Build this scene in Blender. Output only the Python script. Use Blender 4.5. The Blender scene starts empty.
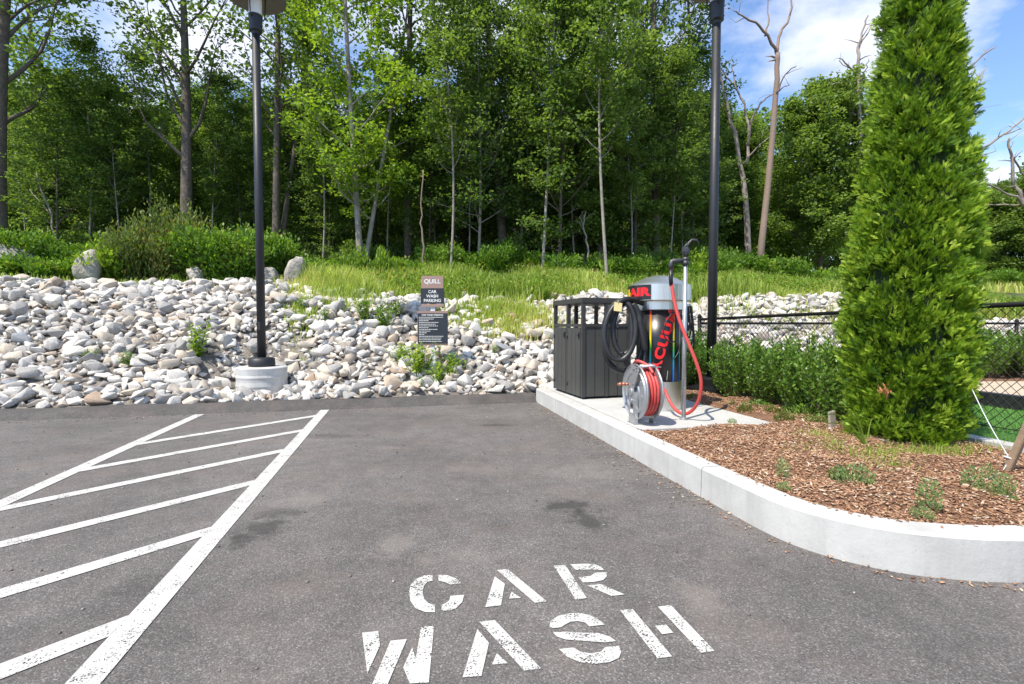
import bpy, bmesh, math, random
import numpy as np
from mathutils import Vector, Matrix

random.seed(7)
RNG = np.random.default_rng(11)
PI = math.pi
SC = bpy.context.scene
COL = SC.collection
R = math.radians

# ------------------------------------------------------------------ camera and measuring helpers
CAM_H, FPX, PITCH = 1.15, 500.0, R(2.1)
ANG = R(12.5)                       # the parking bays run 12.5 degrees off the view
CA, SA = math.cos(ANG), math.sin(ANG)

def W(u, v, z=0.0):                 # lot frame -> world
    return Vector((u * CA - v * SA, u * SA + v * CA, z))

def UV(x, y):
    return x * CA + y * SA, -x * SA + y * CA

def ray(px, py):
    dx = (px - 512) / FPX; dy = -(py - 342) / FPX
    return dx, math.cos(PITCH) + dy * math.sin(PITCH), -math.sin(PITCH) + dy * math.cos(PITCH)

def G(px, py, z=0.0):               # where the surveyed pixel meets height z
    a, b, c = ray(px, py); t = (z - CAM_H) / c
    return Vector((a * t, b * t, z))

def D(px, py, Y):                   # where it meets depth Y
    a, b, c = ray(px, py); t = Y / b
    return Vector((a * t, Y, CAM_H + c * t))

def XD(px, Y): return (px - 512) / FPX * Y

cam_d = bpy.data.cameras.new("camera")
cam = bpy.data.objects.new("camera", cam_d); COL.objects.link(cam)
cam.location = (0, 0, CAM_H)
cam.rotation_euler = (PI / 2 - PITCH, 0, 0)
cam_d.sensor_width = 36; cam_d.lens = FPX / 1024 * 36
cam_d.clip_start = 0.05; cam_d.clip_end = 4000
SC.camera = cam

# ------------------------------------------------------------------ terrain
def sstep(a, b, x):
    t = min(1.0, max(0.0, (x - a) / (b - a))); return t * t * (3 - 2 * t)

def crest(u):
    return 11.2 - 0.6 * sstep(-3.5, 0.5, u) + 0.4 * sstep(4, 9, u) - 1.3 * sstep(11.5, 15, u)

def toe(u):
    return 7.42 + 0.25 * sstep(4.5, 6.5, u)

def bump(x, y):
    return 0.06 * math.sin(x * 0.9 + 1.3 * math.sin(y * 0.53)) + 0.05 * math.sin(y * 1.1 + 0.8 * math.sin(x * 0.7))

def H(u, v):
    t = toe(u); c = crest(u)
    if v <= t: return 0.08
    zc = 0.08 + 0.5 * (c - t)
    x = W(u, v)
    b = bump(x.x, x.y)
    if v < c:
        q = (v - t) / (c - t)
        z = 0.08 + (zc - 0.08) * (0.62 * q + 0.38 * q * q * (3 - 2 * q))
        k = sstep(c - 0.5, c, v)
        z = z - 0.04 * k + b * sstep(t, t + 2, v) * 0.8
        dl = math.hypot(x.x + 3.84, x.y - 7.66)
        return z + (0.04 - z) * (1 - sstep(0.5, 1.15, dl)) * (1 if x.y < 7.8 else .6)
    s = 0.10 if u < -3 else 0.10 + 0.10 * sstep(-3, 1, u)
    z = zc - 0.04
    d = v - c
    z += s * min(d, 6.5) + 0.10 * max(0, min(d - 6.5, 60)) 
    return z + b * 0.8

def HW(x, y): return H(*UV(x, y))

# ------------------------------------------------------------------ materials
def new_mat(name):
    m = bpy.data.materials.new(name); m.use_nodes = True
    nt = m.node_tree; nt.nodes.clear()
    out = nt.nodes.new('ShaderNodeOutputMaterial')
    return m, nt, out

def N(nt, kind, **kw):
    n = nt.nodes.new(kind)
    for k, v in kw.items():
        if k.startswith('_'): setattr(n, k[1:], v)
        else:
            key = k.replace('__', ' ')
            n.inputs[key].default_value = v
    return n

def ramp(nt, fac, stops, interp='LINEAR'):
    r = nt.nodes.new('ShaderNodeValToRGB'); cr = r.color_ramp; cr.interpolation = interp
    while len(cr.elements) > 1: cr.elements.remove(cr.elements[-1])
    for i, (p, c) in enumerate(stops):
        e = cr.elements[0] if i == 0 else cr.elements.new(p)
        e.position = p
        if not hasattr(c, '__len__'): c = (c, c, c)
        e.color = (c[0], c[1], c[2], 1)
    nt.links.new(fac, r.inputs['Fac']); return r.outputs['Color']

def mixc(nt, fac, a, b, mode='MIX'):
    n = nt.nodes.new('ShaderNodeMix'); n.data_type = 'RGBA'; n.blend_type = mode
    for s, v in ((0, fac), (6, a), (7, b)):
        if isinstance(v, bpy.types.NodeSocket): nt.links.new(v, n.inputs[s])
        elif s == 0: n.inputs[0].default_value = v
        else: n.inputs[s].default_value = (v[0], v[1], v[2], 1) if hasattr(v, '__len__') else (v, v, v, 1)
    return n.outputs[2]

def mathn(nt, op, a, b=None, c=None, clamp=False):
    n = nt.nodes.new('ShaderNodeMath'); n.operation = op; n.use_clamp = clamp
    for i, v in enumerate((a, b, c)):
        if v is None: continue
        if isinstance(v, bpy.types.NodeSocket): nt.links.new(v, n.inputs[i])
        else: n.inputs[i].default_value = v
    return n.outputs[0]

def noise(nt, vec, scale, detail=4, rough=0.55):
    n = nt.nodes.new('ShaderNodeTexNoise'); n.inputs['Scale'].default_value = scale
    n.inputs['Detail'].default_value = detail; n.inputs['Roughness'].default_value = rough
    nt.links.new(vec, n.inputs['Vector']); return n.outputs['Fac']

def coords(nt, kind='Object'):
    return nt.nodes.new('ShaderNodeTexCoord').outputs[kind]

def bumpn(nt, height, strength, dist, normal=None):
    b = nt.nodes.new('ShaderNodeBump'); b.inputs['Strength'].default_value = strength
    b.inputs['Distance'].default_value = dist
    nt.links.new(height, b.inputs['Height'])
    if normal is not None: nt.links.new(normal, b.inputs['Normal'])
    return b.outputs['Normal']

def bsdf(nt, out, color, rough=0.6, metal=0.0, normal=None, spec=0.5):
    p = nt.nodes.new('ShaderNodeBsdfPrincipled')
    for k, v in (('Base Color', color), ('Roughness', rough), ('Metallic', metal)):
        if isinstance(v, bpy.types.NodeSocket): nt.links.new(v, p.inputs[k])
        else: p.inputs[k].default_value = (v[0], v[1], v[2], 1) if hasattr(v, '__len__') else v
    p.inputs['Specular IOR Level'].default_value = spec
    if normal is not None: nt.links.new(normal, p.inputs['Normal'])
    if out is not None: nt.links.new(p.outputs[0], out.inputs['Surface'])
    return p.outputs[0]

def pmat(name, c1, c2=None, scale=6, rough=0.6, metal=0.0, bump=0.0, bscale=40, bdist=0.01, spec=0.5, speck=0.0):
    m, nt, out = new_mat(name); co = coords(nt)
    c2 = c2 or tuple(x * 0.8 for x in c1)
    col = mixc(nt, ramp(nt, noise(nt, co, scale, 6), [(0.3, 0), (0.7, 1)]), c1, c2)
    if speck:
        col = mixc(nt, ramp(nt, noise(nt, co, 160, 2), [(0.62, 0), (0.7, speck)]), col, tuple(x * 0.5 for x in c1))
    nr = bumpn(nt, noise(nt, co, bscale, 5), bump, bdist) if bump else None
    rg = mathn(nt, 'MULTIPLY_ADD', noise(nt, co, scale * 2.3, 3), 0.25, rough - 0.12)
    bsdf(nt, out, col, rg, metal, nr, spec); return m

def leaf_mat(name, stops, trans=0.5, rough=0.5, spec=0.35):
    m, nt, out = new_mat(name)
    at = nt.nodes.new('ShaderNodeAttribute'); at.attribute_name = 'rnd'
    oi = nt.nodes.new('ShaderNodeObjectInfo')
    f = mathn(nt, 'ADD', at.outputs['Fac'], mathn(nt, 'MULTIPLY_ADD', oi.outputs['Random'], 0.16, -0.08), clamp=True)
    col = ramp(nt, f, stops)
    s = bsdf(nt, None, col, rough, 0, None, spec)
    t = nt.nodes.new('ShaderNodeBsdfTranslucent')
    tc = mixc(nt, 1.0, col, (1.35, 1.35, 0.7), 'MULTIPLY'); nt.links.new(tc, t.inputs['Color'])
    mx = nt.nodes.new('ShaderNodeMixShader'); mx.inputs[0].default_value = trans
    nt.links.new(s, mx.inputs[1]); nt.links.new(t.outputs[0], mx.inputs[2])
    nt.links.new(mx.outputs[0], out.inputs['Surface']); return m

M = {}
# asphalt -----------------------------------------------------------
def asphalt_mat(name, tone=1.0, stains=True):
    m, nt, out = new_mat(name); co = coords(nt)
    vor = nt.nodes.new('ShaderNodeTexVoronoi'); vor.inputs['Scale'].default_value = 190
    nt.links.new(co, vor.inputs['Vector'])
    vr = nt.nodes.new('ShaderNodeSeparateColor'); nt.links.new(vor.outputs['Color'], vr.inputs[0])
    agg = ramp(nt, vr.outputs[0], [(0, (0.082 * tone, 0.077 * tone, 0.076 * tone)), (0.6, (0.128 * tone, 0.117 * tone, 0.109 * tone)),
                                   (0.9, (0.165 * tone, 0.154 * tone, 0.148 * tone)), (1, (0.26 * tone, 0.24 * tone, 0.225 * tone))])
    big = ramp(nt, noise(nt, co, 0.75, 5, 0.6), [(0.30, 0.70), (0.5, 0.98), (0.72, 1.26)])
    col = mixc(nt, 1.0, agg, big, 'MULTIPLY')
    mid = ramp(nt, noise(nt, co, 7, 6, 0.7), [(0.35, 0.86), (0.65, 1.12)])
    col = mixc(nt, 1.0, col, mid, 'MULTIPLY')
    # warm dusty patches
    dust = ramp(nt, noise(nt, co, 1.7, 7, 0.68), [(0.50, 0), (0.74, 0.5)])
    col = mixc(nt, dust, col, (0.175, 0.14, 0.118))
    # bright grit
    v2 = nt.nodes.new('ShaderNodeTexVoronoi'); v2.inputs['Scale'].default_value = 26
    nt.links.new(co, v2.inputs['Vector'])
    grit = ramp(nt, v2.outputs['Distance'], [(0.05, 0.6), (0.09, 0)])
    col = mixc(nt, grit, col, (0.36, 0.33, 0.29))
    if stains:
        for px, py, rad, dark, ax in STAINS:
            g = G(px, py)
            mp = nt.nodes.new('ShaderNodeMapping'); mp.vector_type = 'POINT'
            mp.inputs['Location'].default_value = (-g.x / rad, -g.y / (rad * ax), 0)
            mp.inputs['Scale'].default_value = (1 / rad, 1 / (rad * ax), 1)
            nt.links.new(co, mp.inputs['Vector'])
            ln = nt.nodes.new('ShaderNodeVectorMath'); ln.operation = 'LENGTH'; nt.links.new(mp.outputs[0], ln.inputs[0])
            d = mathn(nt, 'ADD', ln.outputs['Value'], mathn(nt, 'MULTIPLY_ADD', noise(nt, co, 9, 6, 0.65), 2.6, -1.3))
            k = ramp(nt, d, [(0.35, abs(dark)), (1.0, 0)])
            col = mixc(nt, k, col, (0.035, 0.032, 0.03) if dark > 0 else (0.24, 0.21, 0.185))
    hgt = mathn(nt, 'ADD', mathn(nt, 'MULTIPLY', vor.outputs['Distance'], -1.0), mathn(nt, 'MULTIPLY', noise(nt, co, 45, 4), 0.7))
    nr = bumpn(nt, hgt, 0.40, 0.004)
    bsdf(nt, out, col, 0.82, 0, nr, 0.35)
    return m
STAINS = [(262, 528, 0.17, 0.7, 1.0), (243, 540, 0.11, 0.65, 1.2), (568, 506, 0.22, 0.72, 0.6), (588, 520, 0.15, 0.72, 1.3), (280, 512, 0.2, 0.5, .5), (150, 585, .2, .3, .7), (480, 470, .5, -.2, .3),
          (330, 436, 0.45, 0.4, 0.3), (495, 425, 0.25, 0.5, 0.35), (400, 640, 0.2, -0.15, 0.8), (700, 600, 0.10, -0.3, 1.8),
          (395, 545, 0.12, -0.35, 1.6), (470, 555, 0.25, -0.2, 0.6), (300, 500, 0.22, -0.25, 0.9), (600, 470, 0.5, -0.2, 0.6),
          (200, 500, 0.35, 0.12, 0.8), (60, 450, 0.5, 0.15, 0.4), (390, 448, 0.16, -0.25, 0.5)]
M['asphalt'] = asphalt_mat('asphalt')
M['berm'] = asphalt_mat('berm_asphalt', 0.62, False)

def paint_mat():
    m, nt, out = new_mat('road_paint'); co = coords(nt)
    col = mixc(nt, ramp(nt, noise(nt, co, 14, 5), [(0.3, 0), (0.75, 1)]), (0.57, 0.565, 0.54), (0.42, 0.41, 0.39))
    nr = bumpn(nt, noise(nt, co, 130, 3), 0.5, 0.004)
    s = bsdf(nt, None, col, 0.7, 0, nr, 0.3)
    tr = nt.nodes.new('ShaderNodeBsdfTransparent')
    at = nt.nodes.new('ShaderNodeAttribute'); at.attribute_name = 'wear'
    n1 = noise(nt, co, 150, 3, 0.6); n2 = noise(nt, co, 9, 4, 0.6)
    sm = mathn(nt, 'ADD', mathn(nt, 'MULTIPLY', n1, 1.0), mathn(nt, 'MULTIPLY', n2, 0.55))
    sm = mathn(nt, 'ADD', sm, at.outputs['Fac'])
    k = ramp(nt, sm, [(0.93, 0), (0.97, 1)])
    mx = nt.nodes.new('ShaderNodeMixShader'); nt.links.new(k, mx.inputs[0])
    nt.links.new(s, mx.inputs[1]); nt.links.new(tr.outputs[0], mx.inputs[2])
    nt.links.new(mx.outputs[0], out.inputs['Surface']); return m
M['paint'] = paint_mat()

def concrete_mat(name, c1, c2, joint=True):
    m, nt, out = new_mat(name); co = coords(nt)
    col = mixc(nt, ramp(nt, noise(nt, co, 3.5, 7, 0.65), [(0.35, 0), (0.7, 1)]), c1, c2)
    streak = nt.nodes.new('ShaderNodeMapping'); streak.inputs['Scale'].default_value = (14, 14, 2.0)
    nt.links.new(co, streak.inputs['Vector'])
    col = mixc(nt, ramp(nt, noise(nt, streak.outputs[0], 1.0, 5, 0.6), [(0.5, 0), (0.75, 0.35)]), col, tuple(x * 0.62 for x in c1))
    v = nt.nodes.new('ShaderNodeTexVoronoi'); v.inputs['Scale'].default_value = 42
    nt.links.new(co, v.inputs['Vector'])
    pit = ramp(nt, v.outputs['Distance'], [(0.05, 0.7), (0.10, 0)])
    col = mixc(nt, pit, col, tuple(x * 0.4 for x in c1))
    h = mathn(nt, 'SUBTRACT', noise(nt, co, 60, 5, 0.6), pit)
    nr = bumpn(nt, h, 0.35, 0.004)
    bsdf(nt, out, col, 0.8, 0, nr, 0.3); return m
M['kerb'] = concrete_mat('kerb_concrete', (0.52, 0.515, 0.49), (0.40, 0.395, 0.375))
M['pad'] = concrete_mat('pad_concrete', (0.50, 0.50, 0.48), (0.40, 0.40, 0.385))
M['footing'] = concrete_mat('footing_concrete', (0.56, 0.56, 0.54), (0.40, 0.40, 0.39))

M['soil'] = pmat('rock_bed_soil', (0.10, 0.085, 0.07), (0.26, 0.235, 0.20), 14, 0.9, bump=0.8, bscale=30, bdist=0.03)
M['meadow'] = pmat('meadow_soil', (0.075, 0.10, 0.025), (0.10, 0.11, 0.035), 3, 0.95, bump=0.8, bscale=12, bdist=0.05)
M['mulch'] = pmat('mulch_soil', (0.13, 0.065, 0.038), (0.24, 0.13, 0.075), 28, 0.9, bump=1.0, bscale=60, bdist=0.02)
M['turf'] = pmat('turf_base', (0.07, 0.18, 0.03), (0.10, 0.23, 0.04), 20, 0.9, bump=0.8, bscale=150, bdist=0.01)
M['path'] = pmat('path_gravel', (0.52, 0.42, 0.31), (0.42, 0.34, 0.25), 6, 0.9, bump=0.5, bscale=120, bdist=0.005)

def ramp_mat(name, stops, rough, bump=0.3, bscale=40, bdist=0.01, nz=0.35, nscale=12, coord='Object'):
    m, nt, out = new_mat(name); co = coords(nt, coord)
    at = nt.nodes.new('ShaderNodeAttribute'); at.attribute_name = 'rnd'
    col = ramp(nt, at.outputs['Fac'], stops)
    k = ramp(nt, noise(nt, co, nscale, 6, 0.65), [(0.3, 1 - nz), (0.7, 1 + nz * 0.4)])
    col = mixc(nt, 1.0, col, k, 'MULTIPLY')
    nr = bumpn(nt, noise(nt, co, bscale, 5), bump, bdist)
    bsdf(nt, out, col, rough, 0, nr, 0.3); return m
M['rock'] = ramp_mat('rock', [(0, (0.72, 0.68, 0.61)), (0.22, (0.64, 0.61, 0.56)), (0.42, (0.51, 0.49, 0.46)), (0.5, (0.60, 0.52, 0.42)), (0.68, (0.36, 0.35, 0.335)),
                              (0.82, (0.53, 0.43, 0.33)), (0.92, (0.25, 0.27, 0.295)), (1, (0.52, 0.36, 0.22))], 0.88, 0.5, 26, 0.018, 0.36, 11)
M['grit'] = ramp_mat('grit', [(0, (0.10, 0.09, 0.08)), (0.6, (0.22, 0.195, 0.17)), (1, (0.42, 0.37, 0.31))], 0.9, 0.0, 25, 0.02, 0.2, 9)
M['boulder'] = pmat('boulder_granite', (0.48, 0.44, 0.38), (0.26, 0.24, 0.20), 4, 0.9, bump=0.8, bscale=14, bdist=0.05, speck=0.4)
M['chips'] = ramp_mat('mulch_chips', [(0, (0.17, 0.09, 0.055)), (0.4, (0.37, 0.20, 0.115)), (0.75, (0.50, 0.30, 0.175)), (0.93, (0.60, 0.44, 0.30)), (1, (0.70, 0.60, 0.49))], 0.9, 0.2, 90)
M['bark'] = pmat('bark_grey', (0.15, 0.125, 0.10), (0.085, 0.07, 0.055), 9, 0.95, bump=0.9, bscale=18, bdist=0.03)
M['bark_pale'] = pmat('bark_pale', (0.33, 0.30, 0.26), (0.20, 0.18, 0.15), 5, 0.9, bump=0.6, bscale=20, bdist=0.02)
M['dead'] = pmat('dead_wood', (0.34, 0.29, 0.245), (0.20, 0.17, 0.145), 4, 0.85, bump=0.6, bscale=16, bdist=0.02)
M['dead_red'] = pmat('dead_wood_reddish', (0.27, 0.185, 0.14), (0.20, 0.165, 0.14), 3, 0.85, bump=0.6, bscale=16, bdist=0.02)
M['leaf_dark'] = leaf_mat('leaf_dark', [(0, (0.052, 0.096, 0.030)), (0.5, (0.100, 0.175, 0.046)), (1, (0.20, 0.30, 0.070))])
M['leaf_mid'] = leaf_mat('leaf_mid', [(0, (0.080, 0.145, 0.032)), (0.5, (0.150, 0.240, 0.048)), (1, (0.27, 0.375, 0.075))])
M['leaf_bright'] = leaf_mat('leaf_bright', [(0, (0.12, 0.22, 0.025)), (0.5, (0.22, 0.35, 0.035)), (1, (0.36, 0.48, 0.055))], 0.45)
M['leaf_shrub'] = leaf_mat('leaf_shrub', [(0, (0.075, 0.16, 0.018)), (0.5, (0.14, 0.27, 0.028)), (0.9, (0.25, 0.39, 0.04)), (1, (0.32, 0.28, 0.08))], 0.4)
M['leaf_olive'] = leaf_mat('leaf_olive', [(0, (0.07, 0.11, 0.025)), (0.5, (0.13, 0.19, 0.04)), (0.85, (0.24, 0.28, 0.06)), (1, (0.36, 0.21, 0.08))], 0.4)
M['leaf_hedge'] = leaf_mat('leaf_hedge', [(0, (0.065, 0.14, 0.02)), (0.5, (0.13, 0.25, 0.035)), (1, (0.26, 0.41, 0.06))], 0.3, 0.35, 0.5)
M['leaf_cedar'] = leaf_mat('leaf_cedar', [(0, (0.035, 0.095, 0.010)), (0.35, (0.105, 0.210, 0.014)), (0.7, (0.235, 0.375, 0.024)), (1, (0.44, 0.56, 0.07))], 0.32, 0.5, 0.3)
M['leaf_dead'] = leaf_mat('leaf_dead', [(0, (0.30, 0.11, 0.04)), (1, (0.55, 0.27, 0.11))], 0.2)
M['grass_tall'] = leaf_mat('grass_tall', [(0, (0.19, 0.28, 0.045)), (0.45, (0.34, 0.44, 0.085)), (0.85, (0.50, 0.57, 0.15)), (1, (0.60, 0.52, 0.24))], 0.45)
M['grass_turf'] = leaf_mat('grass_turf', [(0, (0.06, 0.18, 0.03)), (1, (0.14, 0.32, 0.06))], 0.3)
M['sedum'] = leaf_mat('leaf_greygreen', [(0, (0.13, 0.20, 0.07)), (0.6, (0.25, 0.35, 0.13)), (1, (0.38, 0.46, 0.21))], 0.35)
M['stem'] = pmat('woody_stem', (0.13, 0.09, 0.05), None, 20, 0.9)
M['black_metal'] = pmat('black_powder_coat', (0.014, 0.015, 0.018), (0.019, 0.021, 0.025), 8, 0.5, bump=0.1, bscale=90, bdist=0.002)
M['black_vinyl'] = pmat('black_vinyl_wire', (0.010, 0.010, 0.011), None, 8, 0.65, spec=0.25)
M['bin'] = pmat('bin_grey_panel', (0.052, 0.052, 0.050), (0.062, 0.062, 0.058), 5, 0.55, bump=0.15, bscale=120, bdist=0.002)
M['bin_frame'] = pmat('bin_grey_frame', (0.040, 0.040, 0.039), (0.048, 0.048, 0.046), 5, 0.5)
M['bin_inside'] = pmat('bin_inside', (0.02, 0.02, 0.02), None, 5, 0.8)
M['rubber'] = pmat('black_rubber', (0.014, 0.014, 0.016), (0.024, 0.024, 0.026), 12, 0.42)
M['red_hose'] = pmat('red_rubber_hose', (0.55, 0.06, 0.055), (0.48, 0.07, 0.06), 10, 0.5, bump=0.1, bscale=100)
M['galv'] = pmat('galvanised_steel', (0.50, 0.53, 0.54), (0.38, 0.41, 0.43), 10, 0.45, 0.75)
M['silver'] = pmat('silver_paint', (0.42, 0.43, 0.44), (0.33, 0.34, 0.35), 8, 0.38, 0.6, bump=0.1)
M['iron'] = pmat('dark_pipe_iron', (0.11, 0.115, 0.12), (0.06, 0.06, 0.065), 12, 0.5, 0.6)
M['brass'] = pmat('copper_fitting', (0.55, 0.22, 0.14), None, 12, 0.4, 0.6)
M['white_paint'] = pmat('white_painted_metal', (0.72, 0.74, 0.75), (0.62, 0.64, 0.66), 8, 0.5)
M['sign_brown'] = pmat('sign_brown', (0.33, 0.21, 0.17), (0.29, 0.19, 0.155), 6, 0.5)
M['sign_black'] = pmat('sign_black', (0.018, 0.022, 0.030), (0.022, 0.026, 0.034), 6, 0.45)
M['sign_white'] = pmat('sign_lettering', (0.75, 0.75, 0.72), None, 6, 0.5)
M['red_vinyl'] = pmat('red_vinyl', (0.72, 0.012, 0.016), (0.66, 0.012, 0.016), 6, 0.35)
M['yellow_vinyl'] = pmat('yellow_vinyl', (0.80, 0.60, 0.02), None, 6, 0.35)
M['black_wrap'] = pmat('black_vinyl_wrap', (0.010, 0.010, 0.012), (0.013, 0.013, 0.015), 6, 0.32)
M['wood'] = pmat('weathered_wood', (0.32, 0.22, 0.14), (0.22, 0.16, 0.11), 12, 0.85, bump=0.5, bscale=40, bdist=0.005)
M['wood_grey'] = pmat('grey_wood', (0.42, 0.37, 0.31), None, 12, 0.85, bump=0.4, bscale=60, bdist=0.004)
M['rope'] = pmat('white_rope', (0.62, 0.66, 0.64), None, 60, 0.8, bump=0.5, bscale=200, bdist=0.002)
M['tag'] = pmat('tan_card', (0.55, 0.45, 0.20), (0.48, 0.40, 0.20), 30, 0.6)
M['lens'] = pmat('frosted_lens', (0.78, 0.78, 0.74), (0.74, 0.74, 0.71), 8, 0.35)
M['shade_under'] = pmat('lamp_shade_paint', (0.10, 0.09, 0.088), (0.13, 0.12, 0.115), 8, 0.5)

def steel_mat():
    m, nt, out = new_mat('brushed_stainless'); co = coords(nt)
    mp = nt.nodes.new('ShaderNodeMapping'); mp.inputs['Scale'].default_value = (1, 1, 90)
    nt.links.new(co, mp.inputs['Vector'])
    n = noise(nt, mp.outputs[0], 3, 5)
    col = mixc(nt, n, (0.80, 0.80, 0.77), (0.68, 0.68, 0.65))
    rg = mathn(nt, 'MULTIPLY_ADD', n, 0.2, 0.28)
    bsdf(nt, out, col, rg, 1.0, bumpn(nt, n, 0.06, 0.002)); return m
M['steel'] = steel_mat()

def rainbow_mat():
    m, nt, out = new_mat('rainbow_stripe'); co = coords(nt)
    sp = nt.nodes.new('ShaderNodeSeparateXYZ'); nt.links.new(co, sp.inputs[0])
    f = mathn(nt, 'MULTIPLY_ADD', sp.outputs[2], 1 / 0.77, -0.323 / 0.77)
    col = ramp(nt, f, [(0.0, (0.02, 0.12, 0.5)), (0.2, (0.02, 0.3, 0.7)), (0.36, (0.02, 0.45, 0.42)), (0.47, (0.10, 0.5, 0.05)), (0.6, (0.75, 0.65, 0.02)),
                       (0.8, (0.8, 0.42, 0.02)), (0.95, (0.75, 0.04, 0.02))])
    bsdf(nt, out, col, 0.35); return m
M['rainbow'] = rainbow_mat()

# ------------------------------------------------------------------ object helpers
def tag(o, label=None, cat=None, group=None, kind=None):
    if label: o['label'] = label
    if cat: o['category'] = cat
    if group: o['group'] = group
    if kind: o['kind'] = kind
    return o

def thing(name, label, cat, loc=(0, 0, 0), rz=0.0, group=None):
    o = bpy.data.objects.new(name, None); COL.objects.link(o)
    o.location = loc; o.rotation_euler = (0, 0, rz); o.empty_display_size = 0.1
    return tag(o, label, cat, group)

class MB:
    """collects shapes and links them as one mesh object"""
    def __init__(s): s.v = []; s.f = []; s.sm = []
    def add(s, vs, fs, smooth=False):
        k = len(s.v); s.v += [tuple(p) for p in vs]
        s.f += [tuple(i + k for i in f) for f in fs]; s.sm += [smooth] * len(fs); return s
    def box(s, c, size, rot=None, bev=0.0):
        sx, sy, sz = (x / 2 for x in size); c = Vector(c)
        if bev > 0:
            b = min(bev, sx * .9, sy * .9, sz * .9)
            bm = bmesh.new(); bmesh.ops.create_cube(bm, size=1)
            for p in bm.verts: p.co = Vector((p.co.x * size[0], p.co.y * size[1], p.co.z * size[2]))
            bmesh.ops.bevel(bm, geom=list(bm.edges), offset=b, segments=2, affect='EDGES')
            bm.verts.index_update()
            vs = [p.co.copy() for p in bm.verts]; fs = [[p.index for p in f.verts] for f in bm.faces]; bm.free()
        else:
            vs = [Vector((x, y, z)) for x in (-sx, sx) for y in (-sy, sy) for z in (-sz, sz)]
            fs = [(0, 1, 3, 2), (4, 6, 7, 5), (0, 4, 5, 1), (2, 3, 7, 6), (0, 2, 6, 4), (1, 5, 7, 3)]
        if rot is not None: vs = [rot @ p for p in vs]
        return s.add([p + c for p in vs], fs)
    def tube(s, pts, rad, n=8, cap=True, smooth=True):
        pts = [Vector(p) for p in pts]; m = len(pts)
        if not hasattr(rad, '__len__'): rad = [rad] * m
        ring = []; up = None; vs = []
        for i, p in enumerate(pts):
            t = (pts[min(i + 1, m - 1)] - pts[max(i - 1, 0)])
            if t.length < 1e-9: t = Vector((0, 0, 1))
            t.normalize()
            if up is None:
                up = Vector((1, 0, 0)) if abs(t.x) < 0.8 else Vector((0, 1, 0))
            a = (up - t * up.dot(t))
            if a.length < 1e-4: a = t.orthogonal()
            a.normalize(); b = t.cross(a); up = a
            for k in range(n):
                q = 2 * PI * k / n
                vs.append(p + (a * math.cos(q) + b * math.sin(q)) * rad[i])
        fs = []
        for i in range(m - 1):
            for k in range(n):
                k2 = (k + 1) % n
                fs.append((i * n + k, i * n + k2, (i + 1) * n + k2, (i + 1) * n + k))
        s.add(vs, fs, smooth)
        if cap:
            k = len(s.v) - m * n
            s.f.append(tuple(k + j for j in reversed(range(n)))); s.sm.append(False)
            s.f.append(tuple(k + (m - 1) * n + j for j in range(n))); s.sm.append(False)
        return s
    def lathe(s, prof, c=(0, 0, 0), n=32, axis='z', smooth=False, a0=0, a1=2 * PI):
        full = abs(a1 - a0 - 2 * PI) < 1e-6
        m = n if full else n + 1; c = Vector(c); vs = []
        for (r, z) in prof:
            for k in range(m):
                q = a0 + (a1 - a0) * k / n
                p = Vector((r * math.cos(q), r * math.sin(q), z))
                if axis == 'x': p = Vector((p.z, p.x, p.y))
                vs.append(c + p)
        fs = []
        for i in range(len(prof) - 1):
            for k in range(n):
                k2 = (k + 1) % m
                fs.append((i * m + k, i * m + k2, (i + 1) * m + k2, (i + 1) * m + k))
        return s.add(vs, fs, smooth)
    def prism(s, poly, d0, d1, plane='xy', at=0):
        """extrude a 2-D outline; plane 'xy' (d along z) or 'yz' (d along x) or 'xz' (d along y)"""
        def P(a, b, d): return {'xy': (a, b, d), 'yz': (d, a, b), 'xz': (a, d, b)}[plane]
        n = len(poly)
        vs = [P(a, b, d0) for a, b in poly] + [P(a, b, d1) for a, b in poly]
        fs = [tuple(reversed(range(n))), tuple(range(n, 2 * n))] + [(i, (i + 1) % n, n + (i + 1) % n, n + i) for i in range(n)]
        return s.add(vs, fs)
    def build(s, name, mat, parent=None, fix=True):
        me = bpy.data.meshes.new(name); me.from_pydata(s.v, [], s.f)
        me.polygons.foreach_set('use_smooth', s.sm)
        if fix:
            bm = bmesh.new(); bm.from_mesh(me); bmesh.ops.recalc_face_normals(bm, faces=bm.faces); bm.to_mesh(me); bm.free()
        me.materials.append(mat); me.update()
        o = bpy.data.objects.new(name, me); COL.objects.link(o)
        if parent: o.parent = parent
        return o

def np_data(name, verts, faces, mat, rnd=None, smooth=False):
    """mesh from numpy arrays; faces (M,k)"""
    me = bpy.data.meshes.new(name); verts = np.asarray(verts, dtype=np.float32).reshape(-1, 3)
    faces = np.asarray(faces, dtype=np.int32); m, k = faces.shape
    me.vertices.add(len(verts)); me.vertices.foreach_set('co', verts.ravel())
    me.loops.add(m * k); me.loops.foreach_set('vertex_index', faces.ravel())
    me.polygons.add(m); me.polygons.foreach_set('loop_start', np.arange(0, m * k, k, dtype=np.int32))
    me.polygons.foreach_set('loop_total', np.full(m, k, dtype=np.int32))
    if smooth: me.polygons.foreach_set('use_smooth', np.ones(m, dtype=bool))
    if rnd is not None:
        a = me.attributes.new('rnd', 'FLOAT', 'FACE'); a.data.foreach_set('value', np.clip(np.asarray(rnd, dtype=np.float32), 0, 1))
    me.materials.append(mat); me.update(calc_edges=True); return me

def link(name, me, parent=None):
    o = bpy.data.objects.new(name, me); COL.objects.link(o)
    if parent: o.parent = parent
    return o

def unit(a): return a / np.maximum(np.linalg.norm(a, axis=-1, keepdims=True), 1e-9)

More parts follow.
